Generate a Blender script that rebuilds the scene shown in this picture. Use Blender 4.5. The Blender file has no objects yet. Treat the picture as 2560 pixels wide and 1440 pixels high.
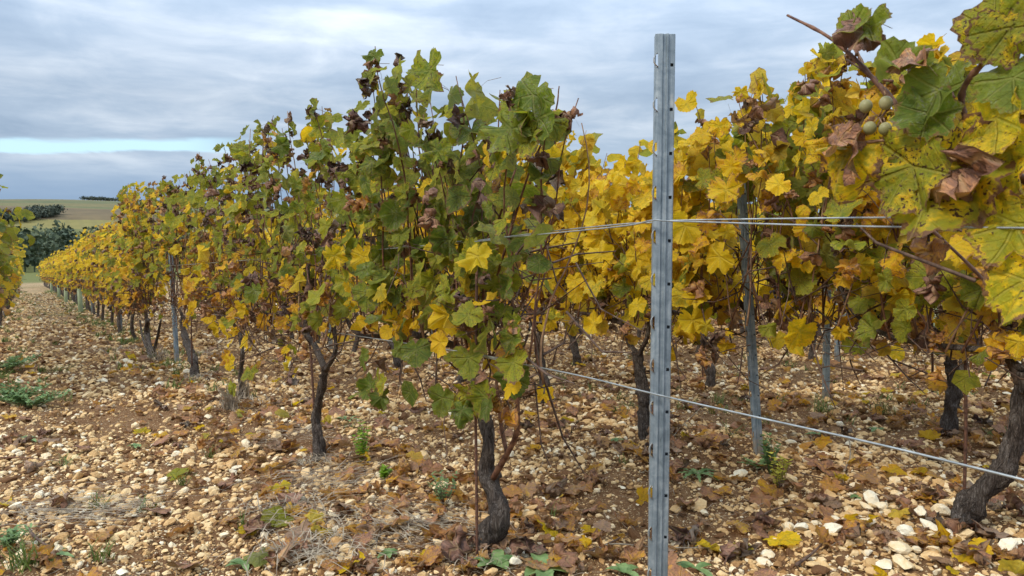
import bpy, math, random
import numpy as np
from mathutils import Matrix, Vector

# ------------------------------------------------------------------ camera, sky, sun, exposure
SC = bpy.context.scene
COL = SC.collection
F = 1850.0                                   # focal length in pixels of the 2560 px wide photograph
HY = 612.0                                   # image row of eye level
PITCH = math.atan((720 - HY) / F)
EYE = 0.95
cam_data = bpy.data.cameras.new('camera')
cam = bpy.data.objects.new('camera', cam_data)
COL.objects.link(cam)
SC.camera = cam
cam.location = (0, 0, EYE)
cam.rotation_euler = (math.pi / 2 - PITCH, 0, 0)
cam_data.sensor_width = 36.0
cam_data.lens = 36.0 * F / 2560
cam_data.clip_start = 0.05
cam_data.clip_end = 6000
cam_data.dof.use_dof = True
cam_data.dof.focus_distance = 3.0
cam_data.dof.aperture_fstop = 11.0

SUN_EL, SUN_AZ = math.radians(43), math.radians(-125)   # azimuth clockwise from +Y (behind and to the left)
sun_data = bpy.data.lights.new('sun', 'SUN')
sun_data.energy = 1.35
sun_data.angle = math.radians(14)
sun_data.color = (1.0, 0.91, 0.76)
sun = bpy.data.objects.new('sun', sun_data)
COL.objects.link(sun)
sv = Vector((math.sin(SUN_AZ) * math.cos(SUN_EL), math.cos(SUN_AZ) * math.cos(SUN_EL), math.sin(SUN_EL)))
sun.rotation_euler = sv.to_track_quat('Z', 'Y').to_euler()

SC.view_settings.view_transform = 'Standard'
SC.view_settings.look = 'None'
SC.view_settings.exposure = 0.90
SC.view_settings.gamma = 1.0
SC.view_settings.use_curve_mapping = False
SC.render.engine = 'CYCLES'
SC.cycles.max_bounces = 6
SC.cycles.diffuse_bounces = 3
SC.cycles.glossy_bounces = 2
SC.cycles.transmission_bounces = 3
SC.cycles.caustics_reflective = False
SC.cycles.caustics_refractive = False


class NT:
    """small helper to write node trees"""
    def __init__(self, tree):
        self.t = tree
        self.n = tree.nodes
        self.l = tree.links
        self.n.clear()

    def new(self, kind, **kw):
        nd = self.n.new(kind)
        for k, v in kw.items():
            setattr(nd, k, v)
        return nd

    def put(self, sock, val):
        if isinstance(val, bpy.types.NodeSocket):
            self.l.new(val, sock)
        elif val is not None:
            if hasattr(sock.default_value, '__len__') and not hasattr(val, '__len__'):
                val = [val] * len(sock.default_value)
            elif hasattr(val, '__len__') and len(val) == 3 and len(sock.default_value) == 4:
                val = (*val, 1)
            sock.default_value = val

    def math(self, op, a, b=None, c=None, clamp=False):
        nd = self.new('ShaderNodeMath', operation=op, use_clamp=clamp)
        self.put(nd.inputs[0], a)
        self.put(nd.inputs[1], b)
        self.put(nd.inputs[2], c)
        return nd.outputs[0]

    def vmath(self, op, a, b=None):
        nd = self.new('ShaderNodeVectorMath', operation=op)
        self.put(nd.inputs[0], a)
        self.put(nd.inputs[1], b)
        return nd.outputs[1] if op in ('DOT_PRODUCT', 'LENGTH') else nd.outputs[0]

    def mix(self, f, a, b, blend='MIX'):
        nd = self.new('ShaderNodeMix', data_type='RGBA', blend_type=blend)
        self.put(nd.inputs[0], f)
        self.put(nd.inputs[6], a)
        self.put(nd.inputs[7], b)
        return nd.outputs[2]

    def ramp(self, f, stops, interp='LINEAR'):
        nd = self.new('ShaderNodeValToRGB')
        cr = nd.color_ramp
        cr.interpolation = interp
        while len(cr.elements) < len(stops):
            cr.elements.new(0.5)
        for e, (p, c) in zip(cr.elements, stops):
            e.position = p
            e.color = (*c, 1) if hasattr(c, '__len__') else (c, c, c, 1)
        self.put(nd.inputs[0], f)
        return nd.outputs[0]

    def noise(self, vec, scale, detail=3, rough=0.5, dist=0.0, dim='3D', w=None):
        nd = self.new('ShaderNodeTexNoise', noise_dimensions=dim)
        self.put(nd.inputs['Vector'], vec)
        nd.inputs['Scale'].default_value = scale
        nd.inputs['Detail'].default_value = detail
        nd.inputs['Roughness'].default_value = rough
        nd.inputs['Distortion'].default_value = dist
        if w is not None:
            self.put(nd.inputs['W'], w)
        return nd.outputs['Fac']

    def smooth(self, x, lo, hi):
        nd = self.new('ShaderNodeMapRange', interpolation_type='SMOOTHSTEP')
        self.put(nd.inputs[0], x)
        nd.inputs[1].default_value = lo
        nd.inputs[2].default_value = hi
        return nd.outputs[0]


world = bpy.data.worlds.new('World')
SC.world = world
world.use_nodes = True
w = NT(world.node_tree)
tc = w.new('ShaderNodeTexCoord')
D = tc.outputs['Generated']
sx = w.new('ShaderNodeSeparateXYZ')
w.put(sx.inputs[0], D)
dx, dy, dz = sx.outputs
sky = w.new('ShaderNodeTexSky', sky_type='NISHITA')
sky.sun_disc = False
sky.sun_elevation = SUN_EL
sky.sun_rotation = SUN_AZ
bg_sky = w.new('ShaderNodeBackground')
w.put(bg_sky.inputs[0], sky.outputs[0])
bg_sky.inputs[1].default_value = 0.10
# cloud deck seen in perspective: direction projected on a high plane
el = w.math('MAXIMUM', dz, 0.0)
den = w.math('ADD', el, 0.10)
comb = w.new('ShaderNodeCombineXYZ')
w.put(comb.inputs[0], w.math('DIVIDE', dx, den))
w.put(comb.inputs[1], w.math('DIVIDE', dy, den))
cv = comb.outputs[0]
big = w.noise(cv, 0.75, 3, 0.5, 0.4)
mid = w.noise(cv, 2.3, 7, 0.58, 0.35)
# thin streaks lying along the horizon
comb2 = w.new('ShaderNodeCombineXYZ')
w.put(comb2.inputs[0], w.math('MULTIPLY', dx, 2.6))
w.put(comb2.inputs[1], w.math('MULTIPLY', dy, 2.6))
w.put(comb2.inputs[2], w.math('MULTIPLY', dz, 26.0))
streak = w.noise(comb2.outputs[0], 1.0, 4, 0.5, 0.35)
cl = w.math('ADD', w.math('MULTIPLY', big, 0.30), w.math('MULTIPLY', mid, 0.42))
cl = w.math('ADD', cl, w.math('MULTIPLY', streak, 0.36))
cloud = w.ramp(cl, [(0.38, (0.182, 0.240, 0.322)), (0.50, (0.248, 0.308, 0.388)), (0.58, (0.322, 0.374, 0.442)), (0.68, (0.43, 0.476, 0.526))])
# towards the horizon the deck turns bluer
lowmask = w.smooth(dz, 0.125, 0.06)
cloud = w.mix(w.math('MULTIPLY', lowmask, 0.9), cloud, w.mix(w.math('MULTIPLY', streak, 0.9), (0.105, 0.175, 0.29), (0.20, 0.27, 0.37)))
# an overcast sky is brighter overhead (CIE overcast distribution)
cie = w.math('ADD', 1.0, w.math('MULTIPLY', w.math('MAXIMUM', w.math('SUBTRACT', dz, 0.18), 0.0), 3.3))
bg_cl = w.new('ShaderNodeBackground')
w.put(bg_cl.inputs[0], cloud)
w.put(bg_cl.inputs[1], cie)
# a narrow opening under the deck where clear pale sky shows
eln = w.math('ADD', w.math('DIVIDE', dz, w.math('MAXIMUM', dy, 0.2)), w.math('MULTIPLY', w.math('SUBTRACT', streak, 0.5), 0.012))
eln = w.math('ADD', eln, w.math('MULTIPLY', w.math('SUBTRACT', mid, 0.5), 0.016))
gap = w.math('MULTIPLY', w.smooth(eln, 0.1225, 0.1265), w.smooth(eln, 0.1425, 0.1345))
gap = w.math('MULTIPLY', gap, w.smooth(dx, -0.30, -0.41))
bg_gap = w.new('ShaderNodeBackground')
bg_gap.inputs[0].default_value = (0.36, 0.53, 0.62, 1)
mx0 = w.new('ShaderNodeMixShader')
w.put(mx0.inputs[0], gap)
w.l.new(bg_cl.outputs[0], mx0.inputs[1])
w.l.new(bg_gap.outputs[0], mx0.inputs[2])
mx = w.new('ShaderNodeMixShader')
mx.inputs[0].default_value = 0.93
w.l.new(bg_sky.outputs[0], mx.inputs[1])
w.l.new(mx0.outputs[0], mx.inputs[2])
out = w.new('ShaderNodeOutputWorld')
w.l.new(mx.outputs[0], out.inputs[0])

# ------------------------------------------------------------------ frame of the vine rows
TH = math.atan((1280 - 60) / F)
DU = np.array([-math.sin(TH), math.cos(TH)])       # along a row, away from the camera
DV = np.array([math.cos(TH), math.sin(TH)])        # across the rows, to the right
ROWROT = math.pi / 2 + TH
V1, VS = 1.21, 1.61                                # first row right of the camera, row spacing
SLOPE = 0.032
HILLP = [(-400, 8), (-60, 1.92), (0, 0), (70, -2.24), (150, -5.2), (340, -6.0), (430, -1), (550, 16.2), (750, 28.4), (950, 42), (1200, 58), (1600, 52), (4000, 40)]
HU = np.array([p[0] for p in HILLP], float)
HZ = np.array([p[1] for p in HILLP], float)
rng = np.random.default_rng(7)
random.seed(7)


def uv(x, y):
    return x * DU[0] + y * DU[1], x * DV[0] + y * DV[1]


def xy(u, v):
    return u * DU[0] + v * DV[0], u * DU[1] + v * DV[1]


def gz(x, y, fine=True):
    x = np.asarray(x, float)
    y = np.asarray(y, float)
    u, v = uv(x, y)
    z = np.interp(u, HU, HZ)
    r = np.hypot(x, y)
    near = np.clip(1.3 - r / 60, 0, 1)
    if fine:
        z = z + near * (0.012 * np.sin(2.1 * x + 1.3 * y + 1) + 0.010 * np.sin(3.7 * y - 1.9 * x + 2) + 0.006 * np.sin(7.3 * x + 5.1 * y) + 0.005 * np.sin(9.1 * y - 6.7 * x + .5))
        # the soil is drawn up a little along each row
        k = (v - V1) / VS
        z = z + near * 0.025 * np.cos(2 * math.pi * k)
    far = np.clip((r - 250) / 400, 0, 1)
    z = z + far * (4 * np.sin(v / 170 + 1) + 2.0 * np.sin(v / 61 + u / 90))
    return z


def gzf(x, y):
    return float(gz(x, y))


CP, SP = math.cos(PITCH), math.sin(PITCH)


def ray(px, py):
    X = (px - 1280) / F
    Y = -(py - 720) / F
    return np.array([X, CP + Y * SP, -SP + Y * CP])


def on_ground(px, py):
    d = ray(px, py)
    t = 1.0
    for _ in range(60):
        p = np.array([0, 0, EYE]) + d * t
        t += (p[2] - gzf(p[0], p[1])) / (-d[2] + 1e-3) * 0.8
    return np.array([0, 0, EYE]) + d * t


def in_row(px, py, v):
    """point of the vertical plane of a row that the photograph shows at this pixel"""
    d = ray(px, py)
    t = v / (d[0] * DV[0] + d[1] * DV[1])
    return np.array([0, 0, EYE]) + d * t


# ------------------------------------------------------------------ object helpers
def link(o, parent=None):
    COL.objects.link(o)
    if parent is not None:
        o.parent = parent
    return o


def tag(o, label=None, cat=None, group=None, kind=None):
    if label:
        o['label'] = label
    if cat:
        o['category'] = cat
    if group:
        o['group'] = group
    if kind:
        o['kind'] = kind
    return o


def empty(name, loc, rz=0.0):
    o = bpy.data.objects.new(name, None)
    o.empty_display_size = 0.05
    o.location = loc
    o.rotation_euler = (0, 0, rz)
    return link(o)


class MB:
    """collects vertices, faces and per-vertex attributes for one mesh"""
    def __init__(self):
        self.v, self.f, self.uv, self.edge, self.n = [], [], [], [], 0

    def add(self, v, f, uvs=None, edge=None):
        v = np.asarray(v, float)
        self.v.append(v)
        self.f.extend([tuple(i + self.n for i in q) for q in f])
        self.uv.append(np.zeros((len(v), 2)) if uvs is None else np.asarray(uvs, float))
        self.edge.append(np.zeros(len(v)) if edge is None else np.asarray(edge, float))
        self.n += len(v)

    def tube(self, path, rad, sides=6, ridges=0.0, twist=0.0, cap=True, seed=0):
        path = np.asarray(path, float)
        n = len(path)
        rad = np.full(n, rad) if np.isscalar(rad) else np.asarray(rad, float)
        t = np.gradient(path, axis=0)
        t /= np.linalg.norm(t, axis=1)[:, None] + 1e-9
        ref = np.array([0.0, 0.0, 1.0]) if abs(t[0][2]) < 0.8 else np.array([1.0, 0.0, 0.0])
        a = np.cross(t[0], ref)
        a /= np.linalg.norm(a)
        vs, uvs = [], []
        ln = 0
        rg = np.random.default_rng(seed)
        ph = rg.uniform(0, 6.3, 6)
        for i in range(n):
            a = a - t[i] * a.dot(t[i])
            a /= np.linalg.norm(a) + 1e-9
            b = np.cross(t[i], a)
            if i:
                ln += np.linalg.norm(path[i] - path[i - 1])
            for k in range(sides):
                an = 2 * math.pi * k / sides
                r = rad[i]
                if ridges:
                    w_ = an + twist * ln
                    r *= 1 + ridges * (0.5 * math.sin(3 * w_ + ph[0]) + 0.4 * math.sin(5 * w_ + ph[1] + 3 * ln) + 0.5 * math.sin(2 * w_ + 22 * ln + ph[2]) + rg.normal() * .25)
                vs.append(path[i] + (a * math.cos(an) + b * math.sin(an)) * r)
                uvs.append((k / sides, ln))
        fs = [(i * sides + k, i * sides + (k + 1) % sides, (i + 1) * sides + (k + 1) % sides, (i + 1) * sides + k) for i in range(n - 1) for k in range(sides)]
        if cap:
            fs.append(tuple(range(sides - 1, -1, -1)))
            fs.append(tuple((n - 1) * sides + k for k in range(sides)))
        self.add(vs, fs, uvs)

    def mesh(self, name, mat, smooth=True):
        me = bpy.data.meshes.new(name)
        if self.v:
            V = np.concatenate(self.v)
            me.from_pydata(V.tolist(), [], self.f)
            U = np.concatenate(self.uv)
            E = np.concatenate(self.edge)
            idx = np.empty(len(me.loops), np.int32)
            me.loops.foreach_get('vertex_index', idx)
            ul = me.uv_layers.new(name='UVMap')
            ul.data.foreach_set('uv', U[idx].astype(np.float32).ravel())
            at = me.attributes.new('edge', 'FLOAT', 'POINT')
            at.data.foreach_set('value', E.astype(np.float32))
            if smooth:
                me.polygons.foreach_set('use_smooth', np.ones(len(me.polygons), bool))
        me.materials.append(mat)
        return me

    def build(self, name, mat, parent=None, smooth=True):
        return link(bpy.data.objects.new(name, self.mesh(name, mat, smooth)), parent)


def smoothpath(pts, n):
    """Catmull-Rom through the given points"""
    P = np.asarray(pts, float)
    if len(P) < 3:
        return np.array([P[0] + (P[-1] - P[0]) * t for t in np.linspace(0, 1, n)])
    Q = np.vstack([2 * P[0] - P[1], P, 2 * P[-1] - P[-2]])
    res = []
    for s in np.linspace(0, len(P) - 1 - 1e-6, n):
        i = int(s)
        t = s - i
        a, b, c, d = Q[i], Q[i + 1], Q[i + 2], Q[i + 3]
        res.append(.5 * ((2 * b) + (c - a) * t + (2 * a - 5 * b + 4 * c - d) * t * t + (3 * b - a - 3 * c + d) * t ** 3))
    return np.array(res)


# ------------------------------------------------------------------ materials
def new_mat(name):
    m = bpy.data.materials.new(name)
    m.use_nodes = True
    return m, NT(m.node_tree)


def principled(t, col, rough=0.6, bump=None, bump_d=0.002, bump_s=0.5, metal=0.0, spec=0.3):
    b = t.new('ShaderNodeBsdfPrincipled')
    t.put(b.inputs['Base Color'], col)
    t.put(b.inputs['Roughness'], rough)
    t.put(b.inputs['Metallic'], metal)
    b.inputs['Specular IOR Level'].default_value = spec
    if bump is not None:
        bn = t.new('ShaderNodeBump')
        bn.inputs['Strength'].default_value = bump_s
        bn.inputs['Distance'].default_value = bump_d
        t.put(bn.inputs['Height'], bump)
        t.l.new(bn.outputs[0], b.inputs['Normal'])
    return b


def finish(t, shader):
    o = t.new('ShaderNodeOutputMaterial')
    t.l.new(shader, o.inputs[0])


LEAF_STOPS = [(0.00, (0.100, 0.148, 0.022)), (0.14, (0.195, 0.232, 0.026)), (0.28, (0.300, 0.300, 0.024)), (0.42, (0.370, 0.325, 0.022)),
              (0.56, (0.760, 0.520, 0.018)), (0.68, (0.700, 0.370, 0.030)), (0.77, (0.450, 0.220, 0.105)), (0.86, (0.245, 0.125, 0.078)), (1.0, (0.090, 0.050, 0.040))]


def leaf_material(name, source):
    """hue, mottling and browning of the margin come with each leaf (object colour, vertex colour or instance attribute)"""
    m, t = new_mat(name)
    if source == 'object':
        info = t.new('ShaderNodeObjectInfo')
        colr, alpha = info.outputs['Color'], info.outputs['Alpha']
    else:
        at = t.new('ShaderNodeAttribute', attribute_name='tone', attribute_type='GEOMETRY' if source == 'vertex' else 'INSTANCER')
        colr, alpha = at.outputs['Color'], at.outputs['Alpha']
    s = t.new('ShaderNodeSeparateColor')
    t.put(s.inputs[0], colr)
    hue, mott, seed = s.outputs
    uvn = t.new('ShaderNodeUVMap', uv_map='UVMap').outputs[0]
    edge = t.new('ShaderNodeAttribute', attribute_name='edge').outputs['Fac']
    off = t.new('ShaderNodeCombineXYZ')
    t.put(off.inputs[2], t.math('MULTIPLY', seed, 91.0))
    t.put(off.inputs[0], t.math('MULTIPLY', seed, 37.0))
    p = t.vmath('ADD', uvn, off.outputs[0])
    n1 = t.noise(p, 2.8, 4, 0.65, 0.4)
    n2 = t.noise(p, 11.0, 3, 0.65)
    n3 = t.noise(p, 26.0, 2, 0.6)
    # distance to the main veins (the leaf is symmetric about its midrib)
    sp_ = t.new('ShaderNodeSeparateXYZ')
    t.put(sp_.inputs[0], uvn)
    ux, uy = t.math('ABSOLUTE', sp_.outputs[0]), sp_.outputs[1]
    vein = None
    for ang in (0, 48, 100):
        c_, s_ = math.cos(math.radians(ang)), math.sin(math.radians(ang))
        side = t.math('ABSOLUTE', t.math('SUBTRACT', t.math('MULTIPLY', ux, c_), t.math('MULTIPLY', uy, s_)))
        ahead = t.math('ADD', t.math('MULTIPLY', ux, s_), t.math('MULTIPLY', uy, c_))
        dd = t.math('ADD', side, t.math('MULTIPLY', t.math('LESS_THAN', ahead, 0.0), 1.0))
        vein = dd if vein is None else t.math('MINIMUM', vein, dd)
    # side veins: fine herringbone away from the main ones
    wv = t.math('SINE', t.math('MULTIPLY', t.math('ADD', t.math('MULTIPLY', uy, 1.0), t.math('MULTIPLY', ux, -0.7)), 42.0))
    vmask = t.smooth(vein, 0.030, 0.006)
    fine = t.math('MULTIPLY', t.smooth(wv, 0.86, 1.0), 0.35)
    vmask = t.math('MAXIMUM', vmask, fine)
    h = t.math('ADD', hue, t.math('MULTIPLY', t.math('MULTIPLY', t.math('SUBTRACT', n1, 0.5), mott), 1.1))
    h = t.math('ADD', h, t.math('MULTIPLY', t.math('MULTIPLY', t.math('SUBTRACT', n2, 0.5), mott), 1.0))
    # tissue beside the veins keeps its green longest
    h = t.math('SUBTRACT', h, t.math('MULTIPLY', t.smooth(vein, 0.16, 0.0), t.math('MULTIPLY', mott, 0.13)))
    # brown margin
    em = t.math('ADD', edge, t.math('MULTIPLY', t.math('SUBTRACT', n2, 0.5), 1.2))
    em = t.math('MULTIPLY', t.smooth(em, 0.72, 1.05), t.math('SUBTRACT', 1.0, alpha))
    h = t.math('ADD', h, t.math('MULTIPLY', em, 0.12), clamp=True)
    col = t.ramp(h, LEAF_STOPS)
    col = t.mix(t.smooth(em, 0.25, 0.85), col, (0.20, 0.105, 0.055))
    # blackish speckles of disease
    sp2 = t.math('MULTIPLY', t.smooth(n3, 0.57, 0.66), t.smooth(n1, 0.40, 0.56))
    sp2 = t.math('MULTIPLY', sp2, t.math('MULTIPLY', mott, 2.2), clamp=True)
    col = t.mix(sp2, col, (0.085, 0.045, 0.025))
    # pale mealy bloom on the greener leaves
    bl = t.math('MULTIPLY', t.smooth(n3, 0.45, 0.58), t.smooth(n1, 0.50, 0.66))
    bl = t.math('MULTIPLY', bl, t.math('MULTIPLY', t.smooth(hue, 0.34, 0.12), 0.5))
    col = t.mix(bl, col, (0.31, 0.36, 0.26))
    # veins a shade paler
    col = t.mix(t.math('MULTIPLY', vmask, 0.26), col, t.mix(0.5, col, (0.62, 0.52, 0.20)))
    # stalk
    col = t.mix(t.math('LESS_THAN', edge, -0.5), col, (0.33, 0.19, 0.07))
    # the underside is paler and duller
    geo = t.new('ShaderNodeNewGeometry')
    back = geo.outputs['Backfacing']
    col = t.mix(t.math('MULTIPLY', back, 0.33), col, t.mix(0.55, col, (0.36, 0.36, 0.25)))
    vary = t.new('ShaderNodeHueSaturation')
    t.put(vary.inputs['Value'], t.math('ADD', 0.86, t.math('MULTIPLY', t.math('FRACT', t.math('MULTIPLY', seed, 13.7)), 0.30)))
    t.put(vary.inputs['Color'], col)
    col = vary.outputs[0]
    bmp = t.math('ADD', t.math('MULTIPLY', vmask, -0.6), t.math('MULTIPLY', n2, 0.9))
    b = principled(t, col, 0.52, bmp, 0.006, 0.9, spec=0.22)
    tr = t.new('ShaderNodeBsdfTranslucent')
    t.put(tr.inputs[0], t.mix(1.0, col, (1.15, 1.1, 0.6), 'MULTIPLY'))
    mixn = t.new('ShaderNodeMixShader')
    t.put(mixn.inputs[0], t.math('MULTIPLY', t.smooth(hue, 0.95, 0.70), 0.50))
    t.l.new(b.outputs[0], mixn.inputs[1])
    t.l.new(tr.outputs[0], mixn.inputs[2])
    finish(t, mixn.outputs[0])
    return m


M_LEAF = leaf_material('vine_leaf', 'object')
M_LEAFV = leaf_material('vine_leaf_mass', 'vertex')
M_LEAFI = leaf_material('vine_leaf_litter', 'instancer')


def bark_material(name, dark, light, grey):
    m, t = new_mat(name)
    uvn = t.new('ShaderNodeUVMap', uv_map='UVMap').outputs[0]
    tcd = t.new('ShaderNodeTexCoord').outputs['Object']
    mp = t.new('ShaderNodeMapping')
    t.put(mp.inputs[0], tcd)
    mp.inputs['Scale'].default_value = (1, 1, 0.14)
    fib = t.noise(mp.outputs[0], 95, 4, 0.7, 2.5)
    blot = t.noise(tcd, 14, 3, 0.6)
    fac = t.math('ADD', t.math('MULTIPLY', fib, 0.8), t.math('MULTIPLY', blot, 0.25))
    col = t.ramp(fac, [(0.34, dark), (0.52, light), (0.70, grey)])
    b = principled(t, col, 0.9, fib, 0.02, 1.0, spec=0.12)
    finish(t, b.outputs[0])
    return m


M_BARK = bark_material('bark', (0.022, 0.017, 0.014), (0.115, 0.090, 0.074), (0.32, 0.28, 0.245))
M_OLDWOOD = bark_material('old_wood', (0.03, 0.02, 0.015), (0.11, 0.075, 0.055), (0.20, 0.16, 0.13))


def plain(name, c1, c2, scale=30, rough=0.7, metal=0.0, bump=0.0, trans=0.0, spec=0.3, coord='Object'):
    m, t = new_mat(name)
    tcd = t.new('ShaderNodeTexCoord').outputs[coord]
    n = t.noise(tcd, scale, 4, 0.6)
    col = t.ramp(n, [(0.35, c1), (0.65, c2)])
    b = principled(t, col, rough, n if bump else None, bump, 0.6, metal, spec)
    sh = b.outputs[0]
    if trans:
        tr = t.new('ShaderNodeBsdfTranslucent')
        t.put(tr.inputs[0], col)
        mixn = t.new('ShaderNodeMixShader')
        mixn.inputs[0].default_value = trans
        t.l.new(sh, mixn.inputs[1])
        t.l.new(tr.outputs[0], mixn.inputs[2])
        sh = mixn.outputs[0]
    finish(t, sh)
    return m


M_CANE = plain('cane_bark', (0.075, 0.030, 0.018), (0.22, 0.105, 0.055), 45, 0.6, bump=0.002)
M_CANE2 = plain('cane_bark_pale', (0.17, 0.09, 0.05), (0.36, 0.22, 0.12), 45, 0.6, bump=0.002)
M_TWIG = plain('dead_twig', (0.055, 0.032, 0.022), (0.16, 0.10, 0.07), 60, 0.85)
M_STRAW = plain('straw', (0.20, 0.155, 0.11), (0.46, 0.385, 0.28), 9, 0.7, trans=0.15)
M_GRASS = plain('grass_blade', (0.06, 0.10, 0.018), (0.18, 0.24, 0.05), 14, 0.55, trans=0.3)
M_WEED = plain('weed_leaf', (0.09, 0.16, 0.05), (0.23, 0.33, 0.12), 30, 0.5, bump=0.002, trans=0.25)
M_WEEDL = plain('bright_weed_leaf', (0.16, 0.30, 0.02), (0.33, 0.46, 0.05), 30, 0.5, trans=0.35)
M_WEEDY = plain('yellow_weed_leaf', (0.42, 0.42, 0.05), (0.66, 0.58, 0.10), 30, 0.5, trans=0.35)
M_RUST = plain('rusty_rod', (0.055, 0.028, 0.02), (0.16, 0.075, 0.045), 80, 0.75, bump=0.001, spec=0.3)
M_GUARD = plain('pale_green_plastic', (0.30, 0.36, 0.19), (0.40, 0.45, 0.27), 8, 0.45, trans=0.3)
M_BERRY = plain('grape_skin', (0.26, 0.25, 0.10), (0.42, 0.38, 0.19), 18, 0.42, trans=0.25)
M_RAISIN = plain('shrivelled_grape', (0.012, 0.010, 0.012), (0.045, 0.030, 0.030), 60, 0.7, bump=0.003)
M_TIE = plain('grey_tie', (0.35, 0.34, 0.32), (0.5, 0.48, 0.45), 30, 0.6)
M_TREEFAR = plain('forest_foliage', (0.045, 0.066, 0.042), (0.105, 0.125, 0.068), 0.12, 0.9)
M_TREEFAR2 = plain('copse_foliage', (0.050, 0.064, 0.052), (0.10, 0.112, 0.075), 0.2, 0.9)


def galvanised(name):
    m, t = new_mat(name)
    tcd = t.new('ShaderNodeTexCoord').outputs['Object']
    mp = t.new('ShaderNodeMapping')
    t.put(mp.inputs[0], tcd)
    mp.inputs['Scale'].default_value = (1, 1, 0.05)
    streaks = t.noise(mp.outputs[0], 160, 4, 0.6)
    blot = t.noise(tcd, 30, 5, 0.7, 0.6)
    mp2 = t.new('ShaderNodeMapping')
    t.put(mp2.inputs[0], tcd)
    mp2.inputs['Scale'].default_value = (1, 1, 0.3)
    run = t.noise(mp2.outputs[0], 22, 4, 0.6)
    f = t.math('ADD', t.math('MULTIPLY', streaks, 0.45), t.math('MULTIPLY', blot, 0.55))
    col = t.ramp(f, [(0.36, (0.135, 0.175, 0.20)), (0.5, (0.225, 0.275, 0.305)), (0.64, (0.36, 0.41, 0.43))])
    col = t.mix(t.smooth(run, 0.62, 0.74), col, (0.42, 0.44, 0.42))
    soil = t.new('ShaderNodeSeparateXYZ')
    t.put(soil.inputs[0], tcd)
    col = t.mix(t.math('MULTIPLY', t.smooth(soil.outputs[2], 0.16, 0.0), t.smooth(blot, 0.3, 0.6)), col, (0.30, 0.22, 0.13))
    b = principled(t, col, t.math('ADD', 0.36, t.math('MULTIPLY', blot, 0.25)), f, 0.0006, 0.5, 0.35, 0.5)
    finish(t, b.outputs[0])
    return m


M_STEEL = galvanised('galvanised_steel')
M_WIRE = plain('wire_steel', (0.24, 0.26, 0.26), (0.45, 0.47, 0.46), 20, 0.42, metal=0.6, spec=0.5)
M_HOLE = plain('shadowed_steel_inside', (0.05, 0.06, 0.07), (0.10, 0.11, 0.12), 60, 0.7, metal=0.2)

STONE_STOPS = [(0.0, (0.15, 0.072, 0.030)), (0.06, (0.24, 0.125, 0.05)), (0.25, (0.45, 0.255, 0.100)), (0.55, (0.68, 0.445, 0.205)), (0.8, (0.79, 0.585, 0.32)), (1.0, (0.84, 0.76, 0.58))]


def stone_material(name, source):
    m, t = new_mat(name)
    if source == 'object':
        tone = t.new('ShaderNodeObjectInfo').outputs['Color']
    else:
        tone = t.new('ShaderNodeAttribute', attribute_name='tone', attribute_type='INSTANCER').outputs['Color']
    s = t.new('ShaderNodeSeparateColor')
    t.put(s.inputs[0], tone)
    tcd = t.new('ShaderNodeTexCoord').outputs['Object']
    off = t.new('ShaderNodeCombineXYZ')
    t.put(off.inputs[0], t.math('MULTIPLY', s.outputs[2], 50))
    p = t.vmath('ADD', tcd, off.outputs[0])
    n1 = t.noise(p, 1.6, 4, 0.6)
    n2 = t.noise(p, 7, 4, 0.7)
    f = t.math('ADD', s.outputs[0], t.math('MULTIPLY', t.math('SUBTRACT', n1, 0.5), 0.5))
    f = t.math('ADD', f, t.math('MULTIPLY', t.math('SUBTRACT', n2, 0.5), 0.25), clamp=True)
    col = t.ramp(f, STONE_STOPS)
    col = t.mix(t.math('MULTIPLY', t.smooth(n2, 0.58, 0.75), 0.5), col, (0.26, 0.15, 0.07))
    b = principled(t, col, 0.88, n2, 0.15, 0.35, spec=0.2)
    finish(t, b.outputs[0])
    return m


M_STONE = stone_material('limestone', 'object')
M_STONEI = stone_material('limestone_gravel', 'instancer')


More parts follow.
